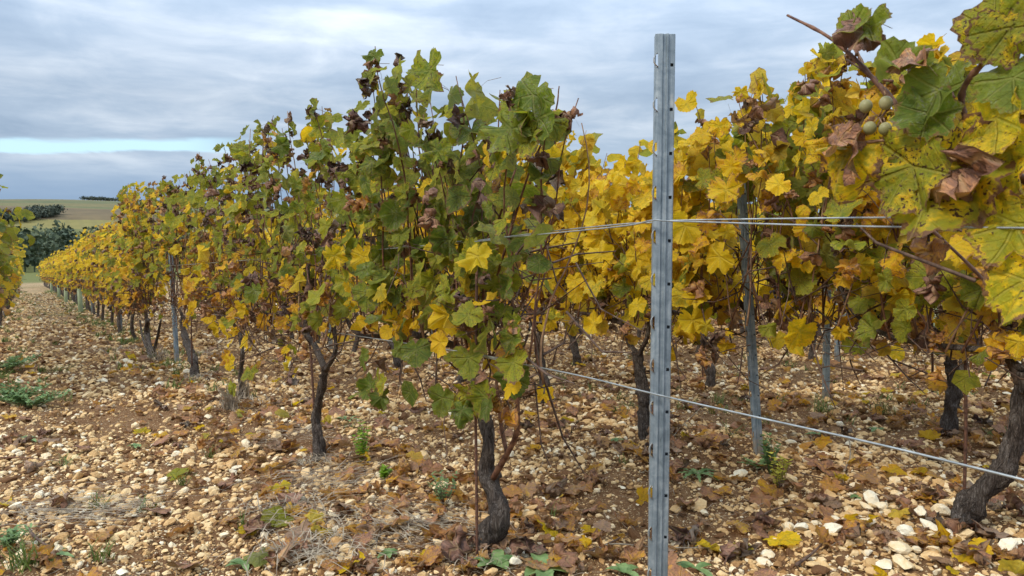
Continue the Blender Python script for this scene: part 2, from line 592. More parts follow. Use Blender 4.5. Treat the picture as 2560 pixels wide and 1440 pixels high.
def soil_material():
    m, t = new_mat('stony_soil')
    pos = t.new('ShaderNodeNewGeometry').outputs['Position']
    n0 = t.noise(pos, 0.8, 4, 0.6)
    n1 = t.noise(pos, 9, 5, 0.65)
    n2 = t.noise(pos, 70, 5, 0.7)
    f = t.math('ADD', t.math('MULTIPLY', n1, 0.5), t.math('MULTIPLY', n2, 0.5))
    col = t.ramp(f, [(0.32, (0.085, 0.042, 0.019)), (0.5, (0.17, 0.088, 0.040)), (0.68, (0.28, 0.165, 0.080))])
    # small chips of limestone, too small to be laid one by one
    vo = t.new('ShaderNodeTexVoronoi')
    vo.inputs['Scale'].default_value = 95
    t.put(vo.inputs['Vector'], pos)
    cs = t.new('ShaderNodeSeparateColor')
    t.put(cs.inputs[0], vo.outputs['Color'])
    chip = t.math('MULTIPLY', t.smooth(vo.outputs['Distance'], 0.40, 0.30), t.math('GREATER_THAN', cs.outputs[0], 0.50))
    col = t.mix(chip, col, t.ramp(cs.outputs[1], [(0.0, (0.30, 0.18, 0.085)), (1.0, (0.62, 0.46, 0.26))]))
    # far away the gravel closes to one mottled sheet
    vo2 = t.new('ShaderNodeTexVoronoi')
    vo2.inputs['Scale'].default_value = 14
    t.put(vo2.inputs['Vector'], pos)
    cs2 = t.new('ShaderNodeSeparateColor')
    t.put(cs2.inputs[0], vo2.outputs['Color'])
    farc = t.ramp(cs2.outputs[0], [(0.0, (0.16, 0.09, 0.05)), (0.4, (0.40, 0.26, 0.14)), (0.8, (0.55, 0.40, 0.24)), (1.0, (0.20, 0.17, 0.07))])
    farc = t.mix(t.math('MULTIPLY', t.smooth(n0, 0.45, 0.65), 0.6), farc, (0.10, 0.13, 0.04))
    dist = t.vmath('LENGTH', pos)
    col = t.mix(t.math('MULTIPLY', t.smooth(dist, 12, 26), 0.8), col, farc)
    # meadow and vineyards at the foot of the slope
    col = t.mix(t.smooth(dist, 75, 120), col, t.mix(n1, (0.09, 0.11, 0.035), (0.16, 0.15, 0.05)))
    hgt = t.math('ADD', t.math('MULTIPLY', chip, 0.6), n2)
    b = principled(t, col, 0.95, hgt, 0.012, 0.9, spec=0.1)
    finish(t, b.outputs[0])
    return m


M_SOIL = soil_material()


def hill_material():
    m, t = new_mat('distant_fields')
    pos = t.new('ShaderNodeNewGeometry').outputs['Position']
    u = t.vmath('DOT_PRODUCT', pos, (float(DU[0]), float(DU[1]), 0))
    v = t.vmath('DOT_PRODUCT', pos, (float(DV[0]), float(DV[1]), 0))
    n1 = t.noise(pos, 0.004, 3, 0.5)
    uu = t.math('ADD', u, t.math('MULTIPLY', t.math('SUBTRACT', n1, 0.5), 160))
    uu = t.math('ADD', uu, t.math('MULTIPLY', v, 0.22))
    f = t.math('DIVIDE', t.math('SUBTRACT', uu, 350), 900)
    col = t.ramp(f, [(0.0, (0.11, 0.12, 0.04)), (0.15, (0.20, 0.17, 0.055)), (0.20, (0.125, 0.085, 0.052)), (0.42, (0.14, 0.112, 0.058)),
                     (0.47, (0.15, 0.15, 0.055)), (0.58, (0.08, 0.10, 0.045)), (0.64, (0.145, 0.125, 0.058)), (0.76, (0.095, 0.11, 0.055)), (0.86, (0.13, 0.12, 0.065))], 'CONSTANT')
    n2 = t.noise(pos, 0.05, 4, 0.6)
    col = t.mix(0.3, col, t.ramp(n2, [(0.35, (0.08, 0.08, 0.04)), (0.65, (0.22, 0.18, 0.08))]))
    stripes = t.math('SINE', t.math('MULTIPLY', v, 0.9))
    col = t.mix(t.math('MULTIPLY', t.smooth(stripes, -0.3, 1.0), 0.12), col, (0.10, 0.09, 0.05))
    b = principled(t, col, 0.95, spec=0.1)
    finish(t, b.outputs[0])
    return m


M_HILL = hill_material()

# ------------------------------------------------------------------ terrain
def polar_sheet(name, radii, angles, mat, fine=True, lift=0.0):
    R, A = np.meshgrid(radii, angles, indexing='ij')
    X, Y = R * np.sin(A), R * np.cos(A)
    Z = gz(X, Y, fine) + lift
    if fine:
        near = np.clip(1.4 - R / 14, 0, 1)
        Z = Z + near * rng.normal(0, 0.0035, R.shape)
    nr, na = R.shape
    V = np.stack([X, Y, Z], -1).reshape(-1, 3)
    i = np.arange(nr - 1)[:, None] * na + np.arange(na - 1)[None, :]
    Fc = np.stack([i, i + 1, i + na + 1, i + na], -1).reshape(-1, 4)
    me = bpy.data.meshes.new(name)
    me.from_pydata(V.tolist(), [], Fc[:, ::-1].tolist())
    me.polygons.foreach_set('use_smooth', np.ones(len(me.polygons), bool))
    me.materials.append(mat)
    o = link(bpy.data.objects.new(name, me))
    return tag(o, kind='structure')


angs = np.concatenate([np.linspace(-math.pi, -0.85, 40, endpoint=False), np.linspace(-0.85, 0.85, 430), np.linspace(0.85, math.pi, 40)[1:]])
ground = polar_sheet('ground', np.concatenate([[0.02], np.geomspace(0.3, 330, 300)]), angs, M_SOIL)
polar_sheet('hill', np.geomspace(330, 3800, 110), np.linspace(-math.pi, math.pi, 420), M_HILL, False)


# ------------------------------------------------------------------ far woods
def leafy_mass(name, spots, mat, nface=90, seed=3):
    """many small leaf-clump faces spread through each crown, with trunks"""
    rg = np.random.default_rng(seed)
    vs, fs = [], []
    k = 0
    for (x, y, z, w_, h_) in spots:
        n = nface
        dirs = rg.normal(size=(n, 3))
        dirs /= np.linalg.norm(dirs, axis=1)[:, None]
        rad = rg.uniform(0.45, 1.0, n) ** 0.5
        lob = 1 + 0.25 * np.sin(3 * np.arctan2(dirs[:, 1], dirs[:, 0]) + rg.uniform(0, 6)) + 0.15 * np.sin(7 * dirs[:, 2] + rg.uniform(0, 6))
        c = dirs * rad[:, None] * lob[:, None] * np.array([w_ / 2, w_ / 2, h_ * 0.42]) + np.array([x, y, z + h_ * 0.58])
        for p in c:
            s = w_ * rg.uniform(0.05, 0.12)
            a = rg.normal(size=3)
            a /= np.linalg.norm(a)
            b = np.cross(a, rg.normal(size=3))
            b /= np.linalg.norm(b)
            vs += [p - a * s, p + b * s * .8, p + a * s, p - b * s * .8]
            fs.append((k, k + 1, k + 2, k + 3))
            k += 4
        for q in range(3):
            an, an2 = q * 2.1, (q + 1) * 2.1
            r = w_ * 0.03
            vs += [np.array([x + r * math.cos(an), y + r * math.sin(an), z - .5]), np.array([x + r * math.cos(an2), y + r * math.sin(an2), z - .5]),
                   np.array([x + r * math.cos(an2), y + r * math.sin(an2), z + h_ * .5]), np.array([x + r * math.cos(an), y + r * math.sin(an), z + h_ * .5])]
            fs.append((k, k + 1, k + 2, k + 3))
            k += 4
    me = bpy.data.meshes.new(name)
    me.from_pydata([tuple(q) for q in vs], [], fs)
    me.materials.append(mat)
    return link(bpy.data.objects.new(name, me))


sp = []
for i in range(460):
    u_ = rng.uniform(205, 330)
    v_ = rng.uniform(-70, 90)
    x, y = xy(u_, v_)
    big_ = rng.uniform(0.8, 1.15)
    sp.append((x, y, gzf(x, y), rng.uniform(4.5, 7.5) * big_, rng.uniform(9.5, 12) * big_ * (0.85 if u_ < 235 else 1.0) * (1.0 - 0.0012 * max(0, v_))))
tag(leafy_mass('forest', sp, M_TREEFAR, 170), 'dark green wood filling the valley below the vine rows', 'forest', kind='stuff')
sp = []
for i in range(110):
    tt = rng.uniform(0, 1)
    u_ = 500 + tt * 60 + rng.uniform(-14, 14)
    v_ = -30 + tt * 46 + rng.uniform(-5, 5)
    x, y = xy(u_, v_)
    sp.append((x, y, gzf(x, y), rng.uniform(6, 9), rng.uniform(4.5, 6.5)))
tag(leafy_mass('copse', sp, M_TREEFAR2, 120, 5), 'strip of dark woodland crossing the fields on the far hill', 'copse', kind='stuff')
sp = []
for i in range(260):
    v_ = rng.uniform(70, 330)
    x, y = xy(1190 + rng.uniform(-12, 12), v_)
    sp.append((x, y, gzf(x, y), rng.uniform(7, 11), rng.uniform(3, 5.5)))
for i in range(6):
    x, y = xy(1190 + rng.uniform(-6, 6), -42 + rng.uniform(-6, 6))
    sp.append((x, y, gzf(x, y), rng.uniform(9, 12), rng.uniform(7, 12)))
tag(leafy_mass('treeline', sp, M_TREEFAR2, 40, 6), 'thin line of trees along the crest of the far hill', 'treeline', kind='stuff')

# ------------------------------------------------------------------ stones
def stone_mesh(name, seed, mat, sub=2):
    import bmesh
    rg = np.random.default_rng(seed)
    bm = bmesh.new()
    bmesh.ops.create_icosphere(bm, subdivisions=sub, radius=0.5)
    V = np.array([v.co[:] for v in bm.verts])
    asp = np.array([1.05, rg.uniform(0.55, 0.95), rg.uniform(0.28, 0.55)])
    V = V * asp * 1.12
    for _ in range(13):                    # flat broken faces
        n = rg.normal(size=3)
        n /= np.linalg.norm(n)
        sup = np.abs(n * asp * .56).max() * 0 + np.linalg.norm(n * asp) * 0.5
        d = sup * rg.uniform(0.50, 0.88)
        s = V @ n
        over = s > d
        V[over] -= np.outer(s[over] - d, n)
    V += rg.normal(0, 0.012, V.shape)
    for v, c in zip(bm.verts, V):
        v.co = c
    me = bpy.data.meshes.new(name)
    bm.to_mesh(me)
    bm.free()
    me.materials.append(mat)
    return me


STONES = [stone_mesh('stone', 100 + i, M_STONE) for i in range(14)]
stone_list = []


def put_stone(x, y, size, tone, rz=None, sink=0.25, idx=None, flat=1.0):
    me = STONES[rng.integers(len(STONES)) if idx is None else idx]
    o = bpy.data.objects.new('stone', me)
    o.parent = ground
    o.scale = (size, size, size * flat)
    o.rotation_euler = (rng.normal(0, .2), rng.normal(0, .2), rng.uniform(0, 6.3) if rz is None else rz)
    o.location = (x, y, gzf(x, y) + size * flat * (0.26 - sink * .55) + 0.004)
    o.color = (tone, 0.5, rng.random(), 1)
    COL.objects.link(o)
    stone_list.append((x, y, size))
    return o


# the big pale stones one can point at
BIG = [(2080, 1338, .075, .95), (2178, 1262, .085, 1.), (2215, 1350, .05, .8), (2300, 1300, .085, .95), (2265, 1345, .07, .98), (2325, 1335, .075, .95),
       (2350, 1290, .07, .9), (2002, 1332, .062, .98), (2380, 1270, .06, .85), (2520, 1392, .085, 1.), (2548, 1380, .08, .98), (2135, 1225, .05, .9),
       (1980, 1215, .07, .7), (1905, 1235, .075, .55), (1850, 1195, .06, .9), (1285, 1418, .05, 1.), (1290, 1404, .045, .98), (715, 916, .085, 1.),
       (466, 936, .085, .95), (400, 968, .09, .95), (380, 975, .07, .9), (395, 955, .06, .95), (40, 1275, .055, .95), (140, 1390, .06, .9), (150, 1235, .05, .8),
       (640, 1128, .06, .7), (560, 1150, .055, .75), (835, 1295, .045, .9), (865, 1382, .05, .75), (1100, 1370, .05, .75), (965, 1235, .045, .8),
       (930, 1255, .045, .85), (945, 1195, .04, .9), (1010, 1395, .045, .85), (1320, 1290, .04, .8), (1480, 1210, .045, .75), (1520, 1165, .05, .7),
       (2420, 1215, .055, .8), (2480, 1120, .055, .75), (2250, 1250, .05, .85), (2330, 1240, .05, .8), (1800, 1230, .04, .8), (1760, 1290, .04, .9)]
BIG += [(2240 + 14 * i - 90 * (i % 3), 1245 + 9 * i + 26 * ((i * 5) % 4), .045 + .012 * ((i * 7) % 5) / 2, .8 + .03 * (i % 6)) for i in range(16)]
for (px, py, s, tn) in BIG:
    p = on_ground(px, py)
    put_stone(p[0], p[1], s * 1.15, min(tn, 1), sink=0.05)
# the other stones that show largest, nearest the lens
while len(stone_list) < 298:
    px, py = rng.uniform(-60, 2620), rng.uniform(1130, 1470)
    p = on_ground(px, py)
    s = float(np.clip(rng.lognormal(math.log(.034), .22), .026, .06))
    if min((math.hypot(p[0] - a, p[1] - b) - (s + c) * .48) for a, b, c in stone_list) > 0:
        put_stone(p[0], p[1], s, float(np.clip(rng.normal(.62, .22), .15, .98)))


def scatter_nodes(name, protos, mat):
    """geometry-node scatter for what nobody could count: one instance of a prototype per point"""
    ng = bpy.data.node_groups.new(name, 'GeometryNodeTree')
    ng.interface.new_socket('Geometry', in_out='INPUT', socket_type='NodeSocketGeometry')
    ng.interface.new_socket('Geometry', in_out='OUTPUT', socket_type='NodeSocketGeometry')
    N, L = ng.nodes, ng.links
    gi, go = N.new('NodeGroupInput'), N.new('NodeGroupOutput')
    join = N.new('GeometryNodeJoinGeometry')
    for p in protos[::-1]:
        oi = N.new('GeometryNodeObjectInfo')
        oi.inputs['Object'].default_value = p
        oi.inputs['As Instance'].default_value = False
        sm = N.new('GeometryNodeSetMaterial')
        sm.inputs['Material'].default_value = mat
        L.new(oi.outputs['Geometry'], sm.inputs['Geometry'])
        g2 = N.new('GeometryNodeGeometryToInstance')
        L.new(sm.outputs[0], g2.inputs[0])
        L.new(g2.outputs[0], join.inputs[0])
    m2p = N.new('GeometryNodeMeshToPoints')
    L.new(gi.outputs[0], m2p.inputs['Mesh'])
    iop = N.new('GeometryNodeInstanceOnPoints')
    L.new(m2p.outputs[0], iop.inputs['Points'])
    L.new(join.outputs[0], iop.inputs['Instance'])
    iop.inputs['Pick Instance'].default_value = True

    def attr(nm, ty):
        a = N.new('GeometryNodeInputNamedAttribute')
        a.data_type = ty
        a.inputs['Name'].default_value = nm
        return a.outputs['Attribute']
    L.new(attr('idx', 'INT'), iop.inputs['Instance Index'])
    L.new(attr('rot', 'FLOAT_VECTOR'), iop.inputs['Rotation'])
    L.new(attr('scl', 'FLOAT_VECTOR'), iop.inputs['Scale'])
    L.new(iop.outputs[0], go.inputs[0])
    return ng


def scatter(name, P, rot, scl, idx, tone, protos, mat, parent=None):
    me = bpy.data.meshes.new(name)
    me.vertices.add(len(P))
    me.vertices.foreach_set('co', P.astype(np.float32).ravel())
    for nm, ty, arr, key in (('rot', 'FLOAT_VECTOR', rot, 'vector'), ('scl', 'FLOAT_VECTOR', scl, 'vector'), ('idx', 'INT', idx, 'value'), ('tone', 'FLOAT_COLOR', tone, 'color')):
        a = me.attributes.new(nm, ty, 'POINT')
        a.data.foreach_set(key, arr.astype(np.int32 if ty == 'INT' else np.float32).ravel())
    me.materials.append(mat)
    o = link(bpy.data.objects.new(name, me), parent)
    md = o.modifiers.new('scatter', 'NODES')
    md.node_group = scatter_nodes(name + '_nodes', protos, mat)
    return o


def bare(x, y):
    """0..1, patches where soil shows between the stones"""
    return .5 + .25 * np.sin(1.7 * x + 2.3 * y + 1.2) + .25 * np.sin(3.1 * x - 2.2 * y + .4) + .2 * np.sin(6.3 * y + 4.1 * x)


ns = 215000
r = np.exp(rng.uniform(math.log(1.35), math.log(42), ns))
a = rng.uniform(-0.74, 0.74, ns)
x, y = r * np.sin(a), r * np.cos(a)
keep = rng.random(ns) < np.clip(1.25 - 1.05 * bare(x, y), .16, 1)
r, a, x, y = r[keep], a[keep], x[keep], y[keep]
n = len(r)
size = np.clip(rng.lognormal(0, .55, n), .4, 3.2) * (0.0070 + 0.0033 * r ** 0.97)
size = size * (.72 + .5 * (.5 + .5 * np.sin(2.9 * x + 1.1 * y + 2) * np.sin(1.3 * x - 2.7 * y)))
pale = rng.random(n) < .03
size = np.where(pale, size * 1.9, size)
size = np.minimum(size, .085)
z = gz(x, y) + size * rng.uniform(.0, .17, n)
protos_st = []
for k in range(14):
    o = next(o for o in ground.children if o.data == STONES[k])
    protos_st.append(o)
tone = np.stack([np.where(rng.random(n) < .20, rng.uniform(-.2, .12, n), np.clip(rng.normal(.58, .22, n), .05, .93)), np.zeros(n), rng.random(n), np.ones(n)], 1)
rot = np.stack([rng.normal(0, .42, n), rng.normal(0, .42, n), rng.uniform(0, 6.28, n)], 1)
g = scatter('gravel', np.stack([x, y, z], 1), rot, np.repeat(size[:, None], 3, 1), rng.integers(0, 14, n), tone, protos_st, M_STONEI, ground)
tag(g, kind='stuff')


# ------------------------------------------------------------------ vine leaves
def leaf_arrays(seed, style, N=48, rings=(0.42, 0.78, 1.0), petiole=True):
    """a five-lobed toothed vine leaf, about one unit wide; returns verts, faces, uv, edge"""
    rg = np.random.default_rng(seed)
    th = np.linspace(-math.pi, math.pi, N, endpoint=False) + math.pi / N
    deep = rg.uniform(.10, .24)
    lob = np.zeros(N)
    for c, s, a_ in ((0, .46, .57), (.88, .42, .535), (-.88, .42, .535), (1.75, .55, .49), (-1.75, .55, .49), (2.55, .4, .43), (-2.55, .4, .43)):
        a_ *= rg.uniform(.94, 1.06)
        lob = np.maximum(lob, a_ * (1 - deep * np.minimum(np.abs((th - c) / s), 1.6) ** 1.7))
    rr = np.maximum(lob, .33)
    for _ in range(rg.integers(0, 3 if style == 'fresh' else 5)):       # torn and eaten margins
        c = rg.uniform(-2.6, 2.6)
        rr = rr * (1 - rg.uniform(.1, .4) * np.exp(-((th - c) / rg.uniform(.07, .2)) ** 2))
    sinus = np.clip((math.pi - np.abs(th)) / .42, 0, 1)
    rr = rr * (.22 + .78 * sinus ** .6)
    if N >= 40:
        tooth = np.where(np.arange(N) % 2 == 0, .045, -.03) * rg.uniform(.5, 1.4, N)
        rr = rr * (1 + tooth * 1.2)
    else:
        rr = rr * (1 + rg.uniform(-.09, .09, N))
    if style == 'dry' and N >= 40:
        rings = (.2, .4, .6, .8, 1.0)
    V, U, E = [np.zeros(3)], [np.zeros(2)], [0.0]
    for q in rings:
        for k in range(N):
            p = np.array([math.sin(th[k]), math.cos(th[k])]) * rr[k] * q
            V.append(np.array([p[0], p[1], 0]))
            U.append(p)
            E.append(q * (1 - .1 * (q < 1)))
    V, U = np.array(V), np.array(U)
    Fc = [(0, 1 + (k + 1) % N, 1 + k) for k in range(N)]
    for j in range(len(rings) - 1):
        o_ = 1 + j * N
        Fc += [(o_ + k, o_ + (k + 1) % N, o_ + N + (k + 1) % N, o_ + N + k) for k in range(N)]
    x_, y_ = V[:, 0].copy(), V[:, 1].copy()
    R = np.hypot(x_, y_)
    T = np.arctan2(x_, y_)
    # relief: trough along the midrib, wavy margin
    cup, wav, cr, bx, by = {'fresh': (.35, .05, .012, rg.uniform(-.9, .9), rg.uniform(-.8, .5)),
                            'limp': (.5, .10, .03, rg.uniform(-2.2, 2.2), rg.uniform(-1.6, .4)),
                            'dry': (.3, .15, .05, rg.choice([-1, 1]) * rg.uniform(2.2, 4.8), rg.uniform(-2.8, 2.8))}[style]
    z_ = cup * rg.uniform(-.6, 1) * R ** 2 + .10 * np.abs(x_) * rg.uniform(-.6, 1.2)
    z_ += wav * R * 2 * np.sin(T * rg.integers(3, 6) + rg.uniform(0, 6)) + wav * .6 * R * 2 * np.sin(T * rg.integers(6, 9) + rg.uniform(0, 6))
    for _ in range(5):
        fq = 8 if style != 'dry' else 17
        kx, ky, ph = rg.normal(0, fq), rg.normal(0, fq), rg.uniform(0, 6)
        z_ += cr * np.sin(kx * x_ + ky * y_ + ph)
        if style == 'dry':
            x_ += .03 * np.sin(ky * y_ + ph)
            y_ += .03 * np.sin(kx * x_ + ph)
    ca = rg.uniform(-.8, .8)                     # curl about a slanting axis
    xr, yr = x_ * math.cos(ca) + y_ * math.sin(ca), -x_ * math.sin(ca) + y_ * math.cos(ca)
    if abs(bx) > .05:
        an = xr * bx
        if style == 'dry':
            an = an + .5 * np.sin(6 * yr)
        xr, z_ = np.sin(an) * (1 / bx - z_), (1 - np.cos(an)) / bx + z_ * np.cos(an)
    if abs(by) > .05:
        an = yr * by
        yr, z_ = np.sin(an) * (1 / by - z_), (1 - np.cos(an)) / by + z_ * np.cos(an)
    x_, y_ = xr * math.cos(ca) - yr * math.sin(ca), xr * math.sin(ca) + yr * math.cos(ca)
    V = np.stack([x_, y_, z_], 1)
    V -= V[0]
    E = np.array(E)
    if petiole:
        L = .55
        pv = np.array([rg.uniform(-.1, .1), -.30, -.46])
        pv *= L / np.linalg.norm(pv)
        mid_ = pv * .5 + np.array([0, -.06, .03])
        pts = [np.zeros(3), mid_, pv]
        base = len(V)
        add = []
        for i, q in enumerate(pts):
            for s in range(3):
                an = s * 2.094
                add.append(q + np.array([math.cos(an), math.sin(an) * .5, math.sin(an) * .5]) * .013)
        V = np.vstack([V, add])
        U = np.vstack([U, np.zeros((9, 2))])
        E = np.concatenate([E, np.full(9, -1.0)])
        for i in range(2):
            for s in range(3):
                Fc.append((base + i * 3 + s, base + i * 3 + (s + 1) % 3, base + i * 3 + 3 + (s + 1) % 3, base + i * 3 + 3 + s))
    else:
        pv = np.array([0, -.30, -.46]) * 1.0
    return V, Fc, U, E, pv


LEAF = {}
LEAFLO = {}
for st, nv in (('fresh', 14), ('limp', 10), ('dry', 12)):
    LEAF[st] = []
    LEAFLO[st] = []
    for i in range(nv):
        V, Fc, U, E, pv = leaf_arrays(1000 + i + {'fresh': 0, 'limp': 100, 'dry': 200}[st], st)
        mb = MB()
        mb.add(V, Fc, U, E)
        LEAF[st].append((mb.mesh('leaf', M_LEAF), pv))
        V, Fc, U, E, pv = leaf_arrays(3000 + i + {'fresh': 0, 'limp': 100, 'dry': 200}[st], st, N=11, rings=(.5, 1.0), petiole=False)
        LEAFLO[st].append((V, Fc, U, E, pv))


def blend_tone(pal, x, z, top, rg):
    """pal: list of (weight, hue lo, hue hi, mottle lo, mottle hi, intact margin lo, hi, style)"""
    w_ = np.array([p[0] for p in pal])
    p = pal[rg.choice(len(pal), p=w_ / w_.sum())]
    st = p[7]
    if st == 'mix':
        st = 'limp' if rg.random() < .42 else 'fresh'
    return (float(rg.uniform(p[1], p[2])), float(rg.uniform(p[3], p[4])), float(rg.random()), float(rg.uniform(p[5], p[6]))), st


G_ = (1, .05, .22, .3, .75, .0, .9, 'mix')
O_ = (1, .20, .38, .35, .85, .0, .9, 'mix')
Y_ = (1, .49, .60, .08, .28, .3, 1, 'mix')
A_ = (1, .58, .72, .15, .45, .1, .8, 'limp')
R_ = (1, .74, .84, .15, .4, .2, .8, 'dry')
B_ = (1, .86, 1.0, .1, .3, .5, 1, 'dry')


def P_(**k):
    m = dict(G=G_, O=O_, Y=Y_, A=A_, R=R_, B=B_)
    return [(w_,) + m[c][1:] for c, w_ in k.items()]


PAL = {'green': P_(G=40, O=37, Y=2, R=4, B=19), 'greenlow': P_(G=40, O=32, Y=9, A=3, R=5, B=12),
       'olive': P_(G=8, O=48, Y=6, A=4, R=8, B=28), 'olivelow': P_(G=3, O=40, Y=13, A=12, R=15, B=20),
       'gold': P_(O=30, Y=30, A=16, R=12, B=14), 'goldtop': P_(O=30, Y=30, A=14, R=8, B=18), 'yellow': P_(O=9, Y=78, A=8, R=3, B=2), 'yellowtop': P_(O=9, Y=66, A=12, R=9, B=4),
       'lime': P_(G=26, O=44, Y=22, A=3, R=2, B=5), 'limelow': P_(G=10, O=40, Y=38, A=6, R=3, B=4),
       'withered': P_(O=10, Y=16, A=18, R=28, B=28),
       'brownlow': P_(O=10, Y=22, A=22, R=26, B=20)}


def grow(seed, length, zb, top, cane_n, leaf_len, pals, start=0.0, width=.20, dens=1.0, low=1.0):
    """one vine in its own frame: x along the row, +y towards the path, z up; returns cane paths and leaf records"""
    rg = np.random.default_rng(seed)
    canes, leaves = [], []
    for c in range(cane_n):
        x0 = start + (c + rg.uniform(.1, .9)) / cane_n * length
        tp = top(x0) if callable(top) else top
        tp = tp * rg.uniform(.94, 1.03) - .03
        if rg.random() < .2:
            tp *= rg.uniform(.84, .96)
        y0 = rg.normal(0, .03)
        lean = rg.normal(0, .20)
        dy_ = rg.normal(0, .09)
        ph = rg.uniform(0, 6.3)
        zz = np.linspace(zb, tp, 10)
        f = (zz - zb) / (tp - zb)
        px = x0 + lean * f + .035 * np.sin(5 * f + ph)
        py = y0 + dy_ * f + .03 * np.sin(6 * f + ph * 1.7)
        path = np.stack([px, py, zz], 1)
        path += rg.normal(0, .006, path.shape)
        canes.append(path)
        nl = int(round((tp - zb) / .047 * dens))
        for k in range(nl):
            ff = (k + rg.uniform(0, .8)) / nl
            if ff < .18 and rg.random() < .5:
                ff = 1 - ff * rg.uniform(.2, 2.2)
            s_ = ff * 9
            i = min(int(s_), 8)
            node = path[i] + (path[i + 1] - path[i]) * (s_ - i)
            lowz = node[2]
            side = 1 if rg.random() < .56 else -1
            # side shoots carry leaves out into the volume
            offs = np.array([rg.normal(0, .055), side * abs(rg.normal(0, width * .55)), rg.normal(0, .03)])
            if ff > .8:
                offs *= .45
            j = node + offs
            hgt = (j[2] - zb) / (tp - zb)
            pal = pals(j[0], hgt, rg)
            tone, st = blend_tone(PAL[pal], j[0], j[2], tp, rg)
            size = leaf_len * rg.uniform(.55, 1.18) * (.72 if st == 'dry' else 1) * (1 - .2 * max(0, hgt - .8) / .2)
            nrm = np.array([rg.normal(0, .45), side * abs(rg.normal(.75, .4)), rg.normal(.42, .40)])
            if hgt > .88:
                nrm[2] += rg.uniform(-.4, .5)
            nrm /= np.linalg.norm(nrm)
            tip = np.array([rg.normal(0, .55), side * rg.uniform(.0, .5), -1.0 if rg.random() < .88 else rg.uniform(-.4, .9)])
            tip -= nrm * tip.dot(nrm)
            tip /= np.linalg.norm(tip)
            xa = np.cross(tip, nrm)
            Rm = np.stack([xa, tip, nrm], 1)
            if st == 'dry' and ff > .9:                   # shrivelled tip leaves stay on their shoot
                j = node + offs * .25
            leaves.append((j, Rm, size, tone, st))
    for _ in range(int(30 * length * low)):                 # withered leaves caught low among the shoots
        side = 1 if rg.random() < .6 else -1
        j = np.array([start + rg.uniform(0, length), side * abs(rg.normal(0, .11)), zb + rg.uniform(-.14, .30)])
        tone, st = blend_tone(PAL['withered'], 0, 0, 1, rg)
        nrm = np.array([rg.normal(0, .6), side * .8, rg.normal(.2, .4)])
        nrm /= np.linalg.norm(nrm)
        tip = np.array([rg.normal(0, .4), 0, -1.0])
        tip -= nrm * tip.dot(nrm)
        tip /= np.linalg.norm(tip)
        leaves.append((j, np.stack([np.cross(tip, nrm), tip, nrm], 1), leaf_len * rg.uniform(.45, .85), tone, st))
    return canes, leaves


def leaf_object(rec, parent, rg, name='leaf'):
    j, Rm, size, tone, st = rec
    me, pv = LEAF[st][rg.integers(len(LEAF[st]))]
    o = bpy.data.objects.new(name, me)
    o.parent = parent
    M = Matrix.Identity(4)
    for a_ in range(3):
        for b_ in range(3):
            M[a_][b_] = float(Rm[a_, b_] * size)
        M[a_][3] = float(j[a_])
    o.matrix_basis = M
    o.color = tone
    COL.objects.link(o)
    return o


def leaf_mass(recs, rg, name='foliage'):
    """many leaves joined in one mesh, each with its own tone"""
    vs, fs, us, es, ts = [], [], [], [], []
    n_ = 0
    for (j, Rm, size, tone, st) in recs:
        V, Fc, U, E, pv = LEAFLO[st][rg.integers(len(LEAFLO[st]))]
        vs.append(V @ Rm.T * size + j)
        fs.extend([tuple(i + n_ for i in q) for q in Fc])
        us.append(U)
        es.append(E)
        ts.append(np.tile(np.array(tone), (len(V), 1)))
        n_ += len(V)
    me = bpy.data.meshes.new(name)
    me.from_pydata(np.concatenate(vs).tolist(), [], fs)
    U, E, T = np.concatenate(us), np.concatenate(es), np.concatenate(ts)
    idx = np.empty(len(me.loops), np.int32)
    me.loops.foreach_get('vertex_index', idx)
    me.uv_layers.new(name='UVMap').data.foreach_set('uv', U[idx].astype(np.float32).ravel())
    me.attributes.new('edge', 'FLOAT', 'POINT').data.foreach_set('value', E.astype(np.float32))
    me.attributes.new('tone', 'FLOAT_COLOR', 'POINT').data.foreach_set('color', T.astype(np.float32).ravel())
    me.polygons.foreach_set('use_smooth', np.ones(len(me.polygons), bool))
    me.materials.append(M_LEAFV)
    return me


def twig_mass(seed, x0, x1, zb, n_=40):
    rg = np.random.default_rng(seed)
    mb = MB()
    for _ in range(n_):
        p = np.array([rg.uniform(x0, x1), rg.normal(0, .07), zb + rg.uniform(-.13, .45)])
        d_ = np.array([rg.normal(0, 1), rg.normal(0, .5), rg.normal(.25, .8)])
        d_ /= np.linalg.norm(d_)
        L = rg.uniform(.07, .34)
        q = p + d_ * L * .5 + rg.normal(0, .02, 3)
        th_ = rg.uniform(.7, 1.9)
        mb.tube([p, q, p + d_ * L + rg.normal(0, .02, 3)], [.0028 * th_, .0022 * th_, .0012 * th_], 3, cap=False)
    return mb


def raisin_bunch(rg, c, parent):
    mb = MB()
    for _ in range(16):
        p = c + rg.normal(0, 1, 3) * np.array([.018, .018, .032])
        rr = rg.uniform(.005, .008)
        t_ = [p + np.array(q) * rr for q in ((1, 0, 0), (0, 1, 0), (-1, 0, 0), (0, -1, 0), (0, 0, 1.2), (0, 0, -1.2))]
        mb.add(t_, [(0, 1, 4), (1, 2, 4), (2, 3, 4), (3, 0, 4), (1, 0, 5), (2, 1, 5), (3, 2, 5), (0, 3, 5)])
    mb.tube([c + np.array([0, 0, .03]), c + np.array([.005, .0, .07])], .002, 3)
    return mb.build('dried_grape_bunch', M_RAISIN, parent)


